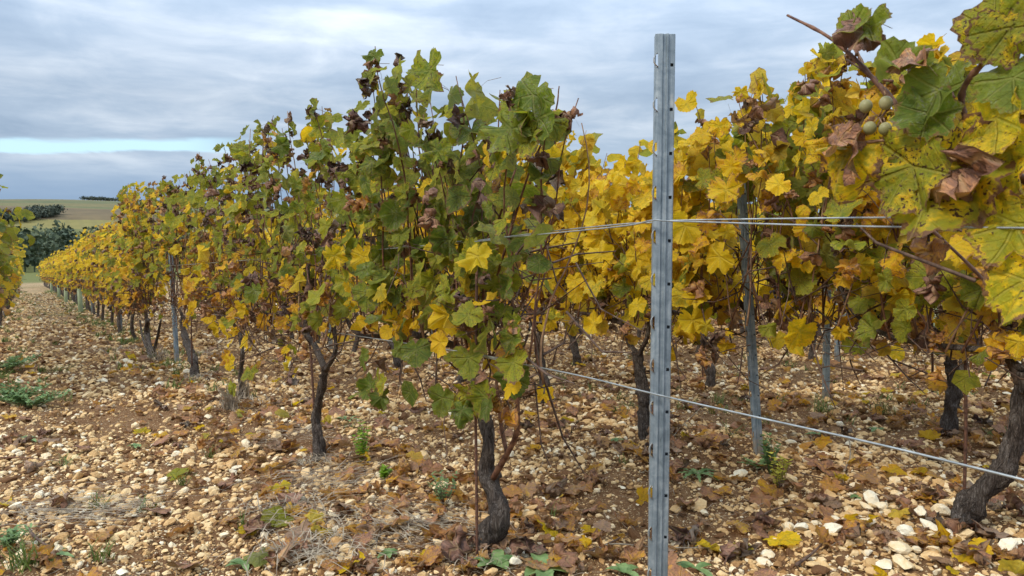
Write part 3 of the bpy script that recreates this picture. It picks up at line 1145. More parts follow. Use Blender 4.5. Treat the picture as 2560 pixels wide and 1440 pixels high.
ORD = ['zeroth', 'first', 'second', 'third', 'fourth', 'fifth', 'sixth', 'seventh', 'eighth', 'ninth', 'tenth', 'eleventh', 'twelfth', 'thirteenth', 'fourteenth']
def ordn(i):
    if i < len(ORD):
        return ORD[i]
    return '%d%s' % (i, {1: 'st', 2: 'nd', 3: 'rd'}.get(i % 10 if i % 100 not in (11, 12, 13) else 0, 'th'))


def trunk_local(path, root):
    """world points to the vine's own frame"""
    P = np.asarray(path, float) - np.array(root.location)
    c, s = math.cos(ROWROT), math.sin(ROWROT)
    return np.stack([P[:, 0] * c + P[:, 1] * s, -P[:, 0] * s + P[:, 1] * c, P[:, 2]], 1)


def default_trunk(rg, h_=.58):
    a_, b_ = rg.normal(0, .10), rg.normal(0, .03)
    pts = [(rg.normal(0, .02), 0, -.06), (0, 0, .0), (a_ * .3 + rg.normal(0, .015), b_, .14), (a_ + rg.normal(0, .02), b_, .3), (a_ * .8, b_ * .5, .44), (a_ * .5 + .02, 0, h_)]
    return np.array(pts)


def near_vine(row_v, base_px, seed, label, pals, trunk_px=None, rad=(.036, .027, .02), cordon=1.1, start=-.15, top=1.7, cane_n=13, leaf_len=.125,
              dens=1.0, zb=.56, extra=None, leafmax=295, loc=None, forks=(), cordon_path=None, bunches=3, width=.2, clear=(), group='grapevines trained along the wires'):
    rg = np.random.default_rng(seed)
    if loc is None:
        p = on_ground(*base_px)
        loc = (p[0], p[1], gzf(p[0], p[1]))
    root = empty('grapevine', loc, ROWROT)
    tag(root, label, 'grapevine', group)
    u0, v0 = uv(loc[0], loc[1])
    if trunk_px:
        pts = trunk_local([in_row(a_, b_, v0) for a_, b_ in trunk_px], root)
        pts[0][2] -= .06
    else:
        pts = default_trunk(rg, zb)
    NS = 64
    path = smoothpath(pts, NS)
    tt = np.linspace(0, 1, NS)
    rr = np.interp(tt, [0, .05, .14, .5, 1], [rad[0] * 1.45, rad[0] * 1.2, rad[0], rad[1], rad[2]])
    rr = rr * (1 + .10 * np.sin(tt * 23 + seed) + .06 * np.sin(tt * 51))
    mb = MB()
    mb.tube(path, rr, 28, .23, 11, seed=seed)
    for k in range(3):                                  # knots and pruning stubs
        i = rg.integers(22, 60)
        d_ = np.array([rg.normal(), rg.normal() * .8, rg.uniform(.1, .8)])
        d_ /= np.linalg.norm(d_)
        mb.tube([path[i], path[i] + d_ * rr[i] * 1.6], [rr[i] * .6, rr[i] * .35], 7, .2, seed=k)
    trunk = mb.build('trunk', M_BARK, root)
    ms = MB()                                           # shaggy strips of peeling bark
    for k in range(70):
        i = int(rg.integers(3, NS - 14))
        L_ = int(rg.integers(5, 13))
        an = rg.uniform(0, 6.3)
        seg_ = path[i:i + L_:2]
        r_ = rr[i:i + L_:2]
        m_ = len(seg_)
        tw_ = an + np.linspace(0, rg.normal(.3, .4), m_)
        lift = 1.05 + np.linspace(0, 1, m_) ** 2 * rg.uniform(.0, .35)
        c_ = seg_ + np.stack([np.cos(tw_), np.sin(tw_), np.zeros(m_)], 1) * (r_ * lift)[:, None]
        sd_ = np.stack([-np.sin(tw_), np.cos(tw_), np.zeros(m_)], 1) * rg.uniform(.0012, .0035)
        tap = np.linspace(1, .3, m_)[:, None]
        vs_ = np.stack([c_ - sd_ * tap, c_ + sd_ * tap], 1).reshape(-1, 3)
        ms.add(vs_, [(2 * q, 2 * q + 1, 2 * q + 3, 2 * q + 2) for q in range(m_ - 1)])
    tag(ms.build('bark_strips', M_BARK, trunk), kind='stuff')
    for fk in forks:
        f_pts = trunk_local([in_row(a_, b_, v0) for a_, b_ in fk[0]], root)
        mb = MB()
        m_ = len(f_pts) * 4
        mb.tube(smoothpath(f_pts, m_), np.linspace(fk[1], fk[2], m_), 9, .10, 6, seed=seed + 5)
        mb.build(fk[4] if len(fk) > 4 else 'fork', M_BARK if fk[3] == 'b' else M_CANE, root)
    head = path[-1]
    if cordon_path:
        cp = trunk_local([in_row(a_, b_, v0) for a_, b_ in cordon_path], root)
    elif cordon > 0:
        cp = np.array([head + np.array([0, 0, -.03]), head + np.array([.10, .0, .02]), (head[0] + .3, 0, zb - .01 + rg.normal(0, .01)), (head[0] + .6, 0, zb + rg.normal(0, .012)), (head[0] + cordon, 0, zb)])
    else:
        cp = None
    if cp is not None:
        mb = MB()
        mb.tube(smoothpath(cp, 22), np.linspace(.015, .008, 22) * (1 + .12 * np.sin(np.arange(22) * 1.9)), 8, .1, 5, seed=seed)
        mb.build('cordon', M_OLDWOOD, root)
    canes, leaves = grow(seed, cordon - start if cordon > 0 else .8, zb, top, cane_n, leaf_len, pals, start, width, dens)
    for path in canes:
        mb = MB()
        r0 = rg.uniform(.0035, .0055)
        mb.tube(smoothpath(path, 14), np.linspace(r0, .0016, 14), 5)
        mb.build('cane', M_CANE if rg.random() < .75 else M_CANE2, root)
    if clear:
        c_, s_ = math.cos(ROWROT), math.sin(ROWROT)
        kept = []
        for q in leaves:
            j = q[0] + q[1][:, 1] * q[2] * .25
            W = np.array([j[0] * c_ - j[1] * s_ + loc[0], j[0] * s_ + j[1] * c_ + loc[1], j[2] + loc[2] - EYE])
            zc = W[1] * CP - W[2] * SP
            px, py = 1280 + F * W[0] / zc, 720 - F * (W[2] * CP + W[1] * SP) / zc
            m_ = .40 * q[2] * F / zc
            if not any(a_ - m_ < px < b_ + m_ and t1 < py < t2 for a_, t1, b_, t2 in clear):
                kept.append(q)
        leaves = kept
    if extra:
        leaves += extra(root, rg)
    # those facing the path show largest: individual leaves; the rest inside the canopy are one mass
    leaves.sort(key=lambda q: -(q[0][1] + .35 * q[2] * 8 * .1 + rg.normal(0, .06)))
    for rec in leaves[:leafmax]:
        leaf_object(rec, root, rg)
    if leaves[leafmax:]:
        fo = link(bpy.data.objects.new('foliage', leaf_mass(leaves[leafmax:], rg)), root)
        tag(fo, kind='stuff')
    tw = twig_mass(seed + 9, start, max(cordon, .5), zb, 140 if cordon > 0 else 6).build('twigs', M_TWIG, root)
    tag(tw, kind='stuff')
    for _ in range(bunches):
        raisin_bunch(rg, np.array([rg.uniform(start, max(cordon, .4)), rg.uniform(-.05, .08), zb + rg.uniform(.02, .22)]), root)
    return root


def top_profile(tab):
    us = [t_[0] for t_ in tab]
    zs = [t_[1] for t_ in tab]
    return lambda u_: float(np.interp(u_, us, zs))


def row_u(px, v):
    p = in_row(px, 700, v)
    return uv(p[0], p[1])[0]


def prof_from_px(v, pts):
    """top of the canopy above the ground, from skyline points of the photograph"""
    tab = []
    for px, py in pts:
        p = in_row(px, py, v)
        tab.append((uv(p[0], p[1])[0], p[2] - gzf(p[0], p[1])))
    tab.sort()
    return top_profile(tab)


V2, V3, V4, V5 = V1 + VS, V1 + 2 * VS, V1 + 3 * VS, V1 + 4 * VS
top1 = prof_from_px(V1, [(1430, 330), (1390, 225), (1300, 260), (1200, 215), (1090, 180), (1000, 135), (930, 250), (850, 270), (800, 262), (700, 285), (620, 335), (560, 355), (500, 405), (430, 440), (350, 468), (300, 505), (230, 545)])
top2 = prof_from_px(V2, [(2560, 95), (2400, 130), (2300, 150), (2200, 165), (2100, 170), (2000, 195), (1900, 225), (1850, 235), (1790, 300), (1700, 325), (1620, 340), (1560, 415), (1520, 420), (1470, 350), (1400, 335), (1300, 340)])


def pal_fn(hi, lo, cut=.45):
    def f(x_, h_, rg):
        if h_ < .18:
            return 'brownlow' if rg.random() < .5 else lo
        return hi if h_ + rg.normal(0, .12) > cut else lo
    return f


def shifted(prof, root_u):
    return lambda x_: prof(root_u + x_)


def base_uv(px, py):
    p = on_ground(px, py)
    return uv(p[0], p[1])


# ---- first row, right of the stony path
def hanging_shoot(root, rg, px_list, v, size, pal):
    """leaves hung at given places of the row plane on a drooping shoot"""
    res = []
    for (a_, b_) in px_list:
        j = trunk_local([in_row(a_, b_, v)], root)[0] + np.array([0, rg.uniform(.02, .12), 0])
        tone, st = blend_tone(PAL[pal], 0, 0, 1, rg)
        nrm = np.array([rg.normal(0, .4), 1, rg.normal(.2, .3)])
        nrm /= np.linalg.norm(nrm)
        tip = np.array([rg.normal(0, .5), .1, -1.0])
        tip -= nrm * tip.dot(nrm)
        tip /= np.linalg.norm(tip)
        res.append((j, np.stack([np.cross(tip, nrm), tip, nrm], 1), size * rg.uniform(.75, 1.1) * (.62 if st == 'dry' else 1), tone, st))
    return res


u1 = base_uv(1235, 1388)[0]
near_vine(V1, (1240, 1385), 11, 'green-leaved vine with thick gnarled trunk and rusty rod, nearest left of tall post', pal_fn('green', 'greenlow'),
          trunk_px=[(1240, 1385), (1222, 1350), (1252, 1295), (1236, 1235), (1216, 1180), (1222, 1120), (1212, 1050), (1198, 1000), (1186, 940), (1172, 890)],
          rad=(.037, .022, .014), cordon=1.05, start=-.30, zb=.62, clear=[(1400, 540, 1800, 1500), (1450, 0, 1800, 1500), (1330, 740, 1800, 1500), (0, 840, 1090, 1500)], top=shifted(top1, u1), cane_n=30, leaf_len=.111, dens=1.08,
          forks=[([(1234, 1195), (1262, 1145), (1290, 1085), (1294, 1010), (1282, 900), (1240, 760)], .011, .005, 'c'),
                 ([(1268, 1135), (1252, 1060), (1246, 1000), (1240, 940)], .007, .004, 'c'),
                 ([(1040, 620), (1018, 400), (1002, 250), (990, 140)], .0042, .0016, 'c', 'cane'), ([(1110, 620), (1148, 420), (1160, 300), (1140, 190)], .0042, .0016, 'c', 'cane'),
                 ([(1240, 700), (1320, 440), (1385, 290), (1398, 215)], .0042, .0016, 'c', 'cane'), ([(1215, 640), (1240, 420), (1250, 225)], .004, .0015, 'c', 'cane'),
                 ([(1170, 900), (1165, 760), (1100, 560), (1080, 400)], .0055, .003, 'c', 'cane'), ([(1190, 880), (1200, 700), (1290, 420)], .0055, .003, 'c', 'cane'), ([(1150, 870), (1060, 660), (980, 560), (950, 420)], .005, .003, 'c', 'cane')],
          cordon_path=[(1180, 890), (1130, 862), (1080, 850), (1015, 832), (960, 840), (900, 838), (868, 800), (866, 735)],
          extra=lambda ro, rg: hanging_shoot(ro, rg, [(1150, 1000), (1215, 985), (1255, 930), (1240, 960), (1300, 940), (1290, 1005), (1225, 1015), (1265, 985), (1180, 985),
                                                      (1190, 720), (1230, 660), (1140, 640), (1250, 780), (1180, 850), (1215, 830), (1150, 780), (1200, 760), (1290, 700), (1270, 640), (1225, 890), (1300, 820), (1330, 840), (1270, 830),
                                                      (935, 920), (960, 890), (990, 960), (1020, 950), (1000, 900), (1040, 980), (975, 940), (1015, 985), (1060, 850), (1090, 870), (1340, 900), (1180, 600), (1110, 700), (1090, 780)], V1, .115, 'greenlow')
          + hanging_shoot(ro, rg, [(980, 175), (1000, 150), (990, 210), (1040, 190), (1140, 185), (1165, 230), (1350, 250), (1390, 245), (1370, 300), (1320, 270), (1400, 300), (1350, 330), (1300, 280), (1390, 350), (1330, 370), (1250, 235)], V1, .14, 'green'))
u2 = base_uv(800, 1152)[0]
near_vine(V1, (800, 1150), 12, 'olive-leaved vine whose dark trunk forks like a Y, second left of the tall steel post', pal_fn('olive', 'olivelow', .42),
          trunk_px=[(800, 1150), (796, 1095), (790, 1045), (803, 975), (812, 930), (815, 915)], rad=(.027, .019, .015), cordon=1.3, start=-.35, zb=.60, top=shifted(top1, u2), cane_n=22, leaf_len=.108, dens=1.05,
          forks=[([(814, 925), (790, 870), (766, 825), (768, 760), (772, 660)], .017, .007, 'b'), ([(814, 925), (838, 880), (836, 820), (830, 760)], .013, .006, 'b')],
          cordon_path=[(775, 850), (740, 800), (700, 790), (640, 785), (600, 800)],
          extra=lambda ro, rg: hanging_shoot(ro, rg, [(740, 780), (700, 720), (880, 720), (900, 700), (930, 700), (650, 860), (620, 850)], V1, .12, 'lime'))
u3 = base_uv(600, 990)[0]
near_vine(V1, (603, 1000), 13, 'thin-stemmed yellowing vine rising from upright dry grass, third left of the tall post', pal_fn('olive', 'gold', .6),
          trunk_px=[(603, 1000), (602, 940), (606, 880), (600, 830)], rad=(.017, .014, .012), cordon=1.25, start=-.15, top=shifted(top1, u3), cane_n=20, leaf_len=.110, dens=1.0,
          extra=lambda ro, rg: hanging_shoot(ro, rg, [(585, 890), (650, 840), (655, 930), (645, 925), (620, 965), (590, 900), (640, 850), (560, 820)], V1, .13, 'yellow'))
u4 = base_uv(487, 942)[0]
near_vine(V1, (487, 940), 14, clear=[(424, 640, 452, 910)], label='vine with a leaning trunk right of the slim post, russet leaves low down', pals=pal_fn('olive', 'gold', .55),
          trunk_px=[(490, 940), (484, 905), (468, 860), (458, 820), (458, 790)], rad=(.036, .030, .022), cordon=1.2, start=-.2, top=shifted(top1, u4), cane_n=20, leaf_len=.110, dens=1.0,
          extra=lambda ro, rg: hanging_shoot(ro, rg, [(480, 800), (475, 740), (485, 700)], V1, .16, 'brownlow'))
u5 = base_uv(380, 893)[0]
near_vine(V1, (380, 893), 15, 'vine with several grey stems splayed from its foot, just left of the slim post', pal_fn('gold', 'gold', .5),
          trunk_px=[(384, 893), (374, 868), (366, 830), (370, 800)], rad=(.036, .026, .02), cordon=1.2, start=-.25, top=shifted(top1, u5), cane_n=17, leaf_len=.115, dens=1.0,
          clear=[(424, 640, 452, 910)], forks=[([(380, 893), (392, 850), (402, 800)], .02, .01, 'b'), ([(380, 893), (358, 850), (350, 800)], .016, .01, 'b')])
row1_far0 = u5 + 1.2

# the vine standing nearest the camera, its head out of frame to the right
loc0 = xy(.22, V1)
root0 = near_vine(V1, None, 16, 'nearest vine reaching in at upper right with large blurred leaves and green berries', pal_fn('gold', 'olive', .3), loc=(loc0[0], loc0[1], gzf(*loc0)),
                  cordon=0, start=-.3, clear=[(-999, -999, 2600, 2000)], top=1.2, cane_n=1, leaf_len=.12, dens=.6, zb=.8, bunches=0, leafmax=120)


# ---- hand-placed shoot of that vine
def aim_leaf(px, py, v, size, hue, mott, margin, style, nrm, tip, root, idx=0, fwd=.0):
    j = trunk_local([in_row(px, py, v)], root)[0] + np.array([0, fwd, 0])
    nrm = np.array(nrm, float)
    nrm /= np.linalg.norm(nrm)
    tip = np.array(tip, float)
    tip -= nrm * tip.dot(nrm)
    tip /= np.linalg.norm(tip)
    Rm = np.stack([np.cross(tip, nrm), tip, nrm], 1)
    me, pv = LEAF[style][idx % len(LEAF[style])]
    o = bpy.data.objects.new('leaf', me)
    o.parent = root
    M = Matrix.Identity(4)
    for a_ in range(3):
        for b_ in range(3):
            M[a_][b_] = float(Rm[a_, b_] * size)
        M[a_][3] = float(j[a_])
    o.matrix_basis = M
    o.color = (hue, mott, (px * 7 % 100) / 100, margin)
    COL.objects.link(o)
    return o


def px_cane(pts, v, r0, r1, root, mat=None, name='cane', fwd=0.0):
    P = trunk_local([in_row(a_, b_, v) for a_, b_ in pts], root) + np.array([0, fwd, 0])
    mb = MB()
    n_ = len(pts) * 4
    rr = np.linspace(r0, r1, n_)
    rr[::4] *= 1.35                                     # nodes
    mb.tube(smoothpath(P, n_), rr, 8)
    return mb.build(name, mat or M_CANE, root)


px_cane([(2600, 460), (2500, 430), (2400, 390), (2310, 330), (2250, 270), (2190, 205), (2130, 140), (2060, 85), (1968, 38)], V1, .0078, .0022, root0)
px_cane([(2215, 200), (2170, 190), (2100, 145)], V1, .0024, .0012, root0, fwd=-.02)
px_cane([(2600, 30), (2510, 120), (2430, 200), (2412, 260), (2440, 330), (2456, 385), (2450, 400)], V1, .004, .0052, root0, M_CANE, fwd=.01)
px_cane([(2330, 345), (2240, 352), (2140, 362)], V1, .0026, .0022, root0, M_CANE2, fwd=.02)
px_cane([(2142, 140), (2140, 100), (2143, 62)], V1, .0028, .0022, root0, M_CANE2)
px_cane([(2260, 270), (2270, 200), (2272, 175)], V1, .0024, .0020, root0, M_CANE2)
px_cane([(2350, 398), (2430, 402), (2470, 400)], V1, .0030, .0030, root0, M_CANE2, fwd=.03)
px_cane([(2210, 320), (2225, 290), (2250, 262)], V1, .0020, .0018, root0, M_CANE2, fwd=.02)
px_cane([(2600, 820), (2500, 740), (2400, 640), (2290, 540), (2200, 470)], V1 + .12, .0034, .002, root0)
Lf = [
    (2185, 70, .095, .16, .25, .2, 'limp', (.15, 1, .6), (.2, 0, -1), 2), (2175, 85, .085, .93, .2, 1, 'limp', (-.8, .6, .6), (1, 0, -.6), 3),
    (2150, 78, .075, .18, .35, .4, 'fresh', (.1, 1, .7), (-1, 0, .1), 4),
    (2275, 172, .10, .15, .2, .5, 'limp', (-.3, 1, 1.2), (-.6, 0, .5), 5), (2320, 160, .08, .86, .4, 1, 'limp', (.1, .6, 1.2), (1, 0, -.1), 6),
    (2500, 85, .12, .40, .8, .0, 'fresh', (.1, 1, .1), (.1, 0, 1), 1), (2545, 75, .11, .38, .8, .0, 'fresh', (-.5, 1, .1), (-.3, 0, -1), 6),
    (2370, 230, .105, .10, .15, .6, 'fresh', (.2, 1, .4), (.3, 0, -1), 7), (2350, 290, .10, .06, .35, .3, 'limp', (-.2, 1, .5), (.1, 0, -1), 1),
    (2130, 358, .075, .84, .35, 1, 'limp', (.1, 1, .8), (-1, 0, .1), 8), (2135, 375, .155, .60, .7, .0, 'limp', (.15, 1, .1), (.1, 0, -1), 3),
    (2150, 385, .11, .86, .4, .4, 'limp', (.6, .7, .1), (-.3, 0, -1), 7),
    (2370, 420, .215, .47, .75, .0, 'fresh', (.1, 1, .1), (.1, 0, -1), 9), (2310, 420, .15, .42, .8, .1, 'fresh', (.3, 1, .1), (.5, 0, -1), 3),
    (2450, 420, .12, .87, .4, 1, 'dry', (1, .3, .1), (0, 0, -1), 4),
    (2540, 380, .13, .50, .65, .0, 'limp', (0, 1, .2), (-.1, 0, -1), 5), (2555, 560, .12, .46, .5, .1, 'fresh', (0, 1, .2), (.3, 0, -1), 8),
    (2555, 200, .10, .12, .2, .5, 'fresh', (0, 1, .5), (-.2, 0, -1), 10), 
    (2515, 300, .115, .50, .35, .3, 'fresh', (.3, 1, .3), (-.3, 0, -1), 11), 
    (2595, 700, .12, .5, .5, .1, 'fresh', (.3, 1, .3), (.1, 0, -1), 0), (2330, 630, .07, .78, .3, .5, 'dry', (.3, 1, .3), (.6, 0, -.4), 10),
    (2290, 440, .09, .28, .5, .4, 'fresh', (0, 1, .3), (.4, 0, -1), 12)]
for i, q in enumerate(Lf):
    aim_leaf(q[0], q[1], V1, q[2], q[3], q[4], q[5], q[6], q[7], q[8], root0, q[9], fwd=.015 + .006 * (i % 5))
for (a_, b_, r_) in ((2190, 270, .0105), (2240, 262, .0105), (2200, 324, .0105), (2238, 326, .0100)):
    c = trunk_local([in_row(a_, b_, V1)], root0)[0] + np.array([0, .03, 0])
    mb = MB()
    rings_, seg = 10, 14
    vs = [c + r_ * np.array([math.sin(math.pi * i / rings_) * math.cos(2 * math.pi * k / seg), math.sin(math.pi * i / rings_) * math.sin(2 * math.pi * k / seg), 1.08 * math.cos(math.pi * i / rings_)]) for i in range(rings_ + 1) for k in range(seg)]
    fs = [(i * seg + k, (i + 1) * seg + k, (i + 1) * seg + (k + 1) % seg, i * seg + (k + 1) % seg) for i in range(rings_) for k in range(seg)]
    mb.add(vs, fs)
    gp = mb.build('grape', M_BERRY, root0)
    st_ = MB()
    st_.tube([c + np.array([0, 0, r_]), c + np.array([.002, .002, r_ * 1.8])], .0012, 4)
    hub = trunk_local([in_row(2218, 296, V1)], root0)[0] + np.array([0, .025, 0])
    st_.tube([c + np.array([0, -r_ * .9, 0]), (c + hub) / 2, hub], .0011, 4)
    st_.build('stalk', M_CANE2, gp)

# ---- second row
yl, ylt = 'yellow', 'yellowtop'
R2 = [((2432, 1326), 21, 'vine with a thick black bent trunk at the far right, standing in pale stones', 'gold', 'gold',
       [(2432, 1326), (2412, 1292), (2448, 1238), (2505, 1180), (2535, 1110), (2552, 1020), (2560, 930)], (.040, .032, .022), -.35, 1.15),
      ((1990, 1180), 22, 'lime and yellow vine growing round the leaning second post', 'lime', 'gold', None, (.02, .016, .012), -.1, .95),
      ((1612, 1096), 23, 'bright yellow vine with a forked dark trunk just behind the tall steel post', 'yellow', 'yellow',
       [(1618, 1096), (1612, 1040), (1610, 980), (1600, 930), (1592, 880)], (.036, .030, .024), -.45, .95)]
for (bp, sd, lab, hi, lo, tpx, rad, st0, cd) in R2:
    if sd == 22:
        continue
    ub = base_uv(*bp)[0]
    near_vine(V2, bp, sd, lab, pal_fn(hi, lo, .5), trunk_px=tpx, rad=rad, cordon=cd, start=st0, top=shifted(top2, ub), zb=.60, cane_n=24, leaf_len=.128, dens=1.15, clear=[(1852, 490, 1900, 1100), (2055, 690, 2080, 1000)],
              forks=[([(1596, 890), (1570, 850), (1556, 800)], .016, .01, 'b'), ([(1596, 890), (1618, 840), (1622, 780)], .014, .008, 'b')] if sd == 23 else
              [([(2560, 925), (2480, 880), (2330, 862), (2210, 835), (2130, 775), (2085, 680)], .013, .006, 'b', 'cordon')],
              cordon_path=[(1560, 810), (1500, 790), (1440, 780)] if sd == 23 else [(2550, 960), (2520, 900), (2480, 882)])


def row_vine(u_, v, sd, lab, hi, lo, top, ln=.135, st0=-.3, cd=.95, n_=18, dens=1.05, leafmax=260, **k):
    x_, y_ = xy(u_, v + (.22 if sd == 22 else 0))
    return near_vine(v, None, sd, lab, pal_fn(hi, lo, .5), loc=(x_, y_, gzf(x_, y_)), cordon=cd, start=st0, top=top, cane_n=n_, zb=.62, leaf_len=ln, dens=dens, leafmax=leafmax, **k)


ub23 = base_uv(1612, 1096)[0]
ub21 = base_uv(2432, 1326)[0]
um = (ub21 + ub23) / 2 + .12
row_vine(um, V2, 22, 'lime and yellow vine growing round the leaning second post', 'lime', 'gold', shifted(top2, um), st0=-.5, cd=.55, n_=24, dens=1.15, rad=(.014, .012, .010), leafmax=290, trunk_px=[(1897, 1110), (1886, 1000), (1876, 850), (1868, 760)], clear=[(1852, 490, 1900, 1100), (2055, 690, 2080, 1000)])
row_vine(ub21 - 1.32, V2, 24, 'gold-leaved vine at the right edge behind the blurred near shoot', 'goldtop', 'gold', shifted(top2, ub21 - 1.32), st0=-.1, cd=1.2, n_=17, leafmax=260)
for i in range(3):
    uu_ = ub23 + 1.12 * (i + 1)
    row_vine(uu_, V2, 25 + i, 'yellow vine in the second row, %s beyond the forked one behind the tall post' % ORD[i + 1], 'yellow', 'yellow', shifted(top2, uu_) if i == 0 else 1.62, st0=-.25, leafmax=200)
ROW2_NEXT = ub23 + 1.12 * 4

# ---- third row, hand-placed trunks
R3 = [((2370, 1080), 31, 'vine with an upright dark trunk behind the sagging wire, third row back', [(2370, 1080), (2378, 1020), (2384, 960), (2378, 900), (2388, 840)], 'gold', (.036, .030, .025)),
      ((1772, 963), 32, 'yellow vine with a crooked trunk between the two nearest posts, third row', [(1775, 963), (1776, 930), (1750, 890), (1756, 850), (1765, 810)], 'yellow', (.036, .03, .024)),
      ((1442, 913), 33, 'yellow vine on a short dark stump left of the tall post, third row', [(1444, 913), (1440, 885), (1432, 850), (1430, 820)], 'yellow', (.036, .034, .03))]
for (bp, sd, lab, tpx, c_, rad) in R3:
    near_vine(V3, bp, sd, lab, pal_fn('yellowtop', c_, .6), trunk_px=tpx, rad=rad, cordon=1.0, start=-.35, top=1.66, cane_n=18, leaf_len=.13, dens=1.0, leafmax=200)

# ------------------------------------------------------------------ vines further off: five grown once, then copied with all their parts
rgp = np.random.default_rng(77)


def far_proto(seed, hi, lo, top=1.66, n_=13, dens=.95, guard=False):
    root = empty('grapevine', (0, 0, 0), ROWROT)
    canes, leaves = grow(seed, 1.2, .48, top, n_, .135, pal_fn(hi, lo, .5), -.2, .2, dens)
    leaves = leaves[:400]
    mb = MB()
    pts = default_trunk(np.random.default_rng(seed), .6)
    mb.tube(smoothpath(pts, 12), np.linspace(.029, .017, 12), 8, .16, 6, seed=seed)
    mb.build('trunk', M_BARK, root)
    mb = MB()
    mb.tube([pts[-1], pts[-1] + np.array([.2, 0, 0]), (1.0, 0, .6)], [.014, .011, .008], 5)
    mb.build('cordon', M_OLDWOOD, root)
    mb = MB()
    for p in canes:
        mb.tube(p[::3], [.0045, .004, .003, .002][:len(p[::3])], 3, cap=False)
    tag(mb.build('canes', M_CANE, root), kind='stuff')
    tag(twig_mass(seed, -.2, 1.0, .50, 140).build('twigs', M_TWIG, root), kind='stuff')
    tag(link(bpy.data.objects.new('foliage', leaf_mass(leaves, rgp)), root), kind='stuff')
    return root


def copy_vine(src, loc, rz, s):
    c = src.copy()
    COL.objects.link(c)
    c.location = loc
    c.rotation_euler = (0, 0, rz)
    c.scale = (1, 1, s)
    for ch in src.children:
        d = ch.copy()
        COL.objects.link(d)
        d.parent = c
    return c


PROTO = {'olive': [far_proto(201, 'olive', 'gold'), far_proto(202, 'gold', 'gold')],
         'gold': [far_proto(203, 'gold', 'gold'), far_proto(204, 'goldtop', 'gold'), far_proto(205, 'yellow', 'gold')],
         'yellow': [far_proto(206, 'yellow', 'yellow'), far_proto(207, 'yellowtop', 'yellow'), far_proto(208, 'gold', 'yellow')],
         'lime': [far_proto(209, 'lime', 'gold'), far_proto(210, 'lime', 'limelow')]}
used = set()


def place_far(kind, u_, v, label, s=1.0, group='grapevines trained along the wires'):
    lst = PROTO[kind]
    src = lst[rgp.integers(len(lst))]
    x_, y_ = xy(u_ + rgp.normal(0, .04), v + rgp.normal(0, .02))
    loc = (x_, y_, gzf(x_, y_))
    rz = ROWROT + rgp.normal(0, .02)
    if src.name in used:
        o = copy_vine(src, loc, rz, s)
    else:
        used.add(src.name)
        o = src
        o.location, o.rotation_euler, o.scale = loc, (0, 0, rz), (1, 1, s)
    tag(o, label, 'grapevine', group)
    return o


WORD = {'olive': 'olive and gold vine', 'gold': 'golden vine', 'yellow': 'yellow vine', 'lime': 'yellow-green vine'}
# first row runs on down the slope
k = 0
u_ = row1_far0
while u_ < 62:
    kind = 'olive' if u_ < 11 else ('gold' if u_ < 20 or k % 3 else 'yellow')
    place_far(kind, u_, V1, '%s beside the stony path, %s beyond the vine with splayed stems' % (WORD[kind], ordn(k + 1)), rgp.uniform(.95, 1.08))
    u_ += 1.15
    k += 1
# row left of the path
V0 = V1 - VS
for k in range(30):
    u_ = 6.6 + 1.15 * k
    if k < 2:
        row_vine(u_, V0 + .02, 41 + k, '%s yellow-green vine at the left edge, in the row across the path' % ('nearest' if k == 0 else 'second'), 'lime', 'limelow', 1.75, st0=-.2, cd=1.0, n_=15, leafmax=200, width=.24)
    else:
        kd = ('lime', 'gold', 'yellow')[k % 3]
        place_far(kd, u_, V0, '%s in the row across the path, %s from the left edge' % (WORD[kd], ordn(k + 1)), 1.03)
# rows behind
skip3 = [base_uv(*q[0])[0] for q in R3] + [base_uv(2065, 1002)[0] + .05]
skip4 = [base_uv(2093, 908)[0]]
POST_U = {1: None}
for rI in range(2, 13):
    v = V1 + VS * (rI - 1)
    lo_ = .20 * v if rI > 2 else ROW2_NEXT
    hi_ = 14 + rI * .6 if rI < 5 else 1.75 * v + 1.5
    if rI == 2:
        lo_ = ROW2_NEXT
    u_ = lo_ + rgp.uniform(0, .5) if rI != 2 else lo_
    k = 0
    while u_ < hi_:
        if rI == 3 and min(abs(u_ - q) for q in skip3) < .62:
            u_ += .3
            continue
        if rI == 4 and min(abs(u_ - q) for q in skip4) < .4:
            u_ += .3
            continue
        kd = ('yellow', 'gold', 'yellow', 'yellow', 'lime')[int(rgp.integers(5))]
        place_far(kd, u_, v, '%s in the %s row back from the path, %s from its near end' % (WORD[kd], ordn(rI), ordn(k + 1)), rgp.uniform(.92, 1.08))
        u_ += 1.13
        k += 1

for lst_ in PROTO.values():
    for q_ in lst_:
        if q_.name not in used:                       # a kind that never came up
            for ch in list(q_.children):
                bpy.data.objects.remove(ch)
            bpy.data.objects.remove(q_)


# ------------------------------------------------------------------ trellis posts

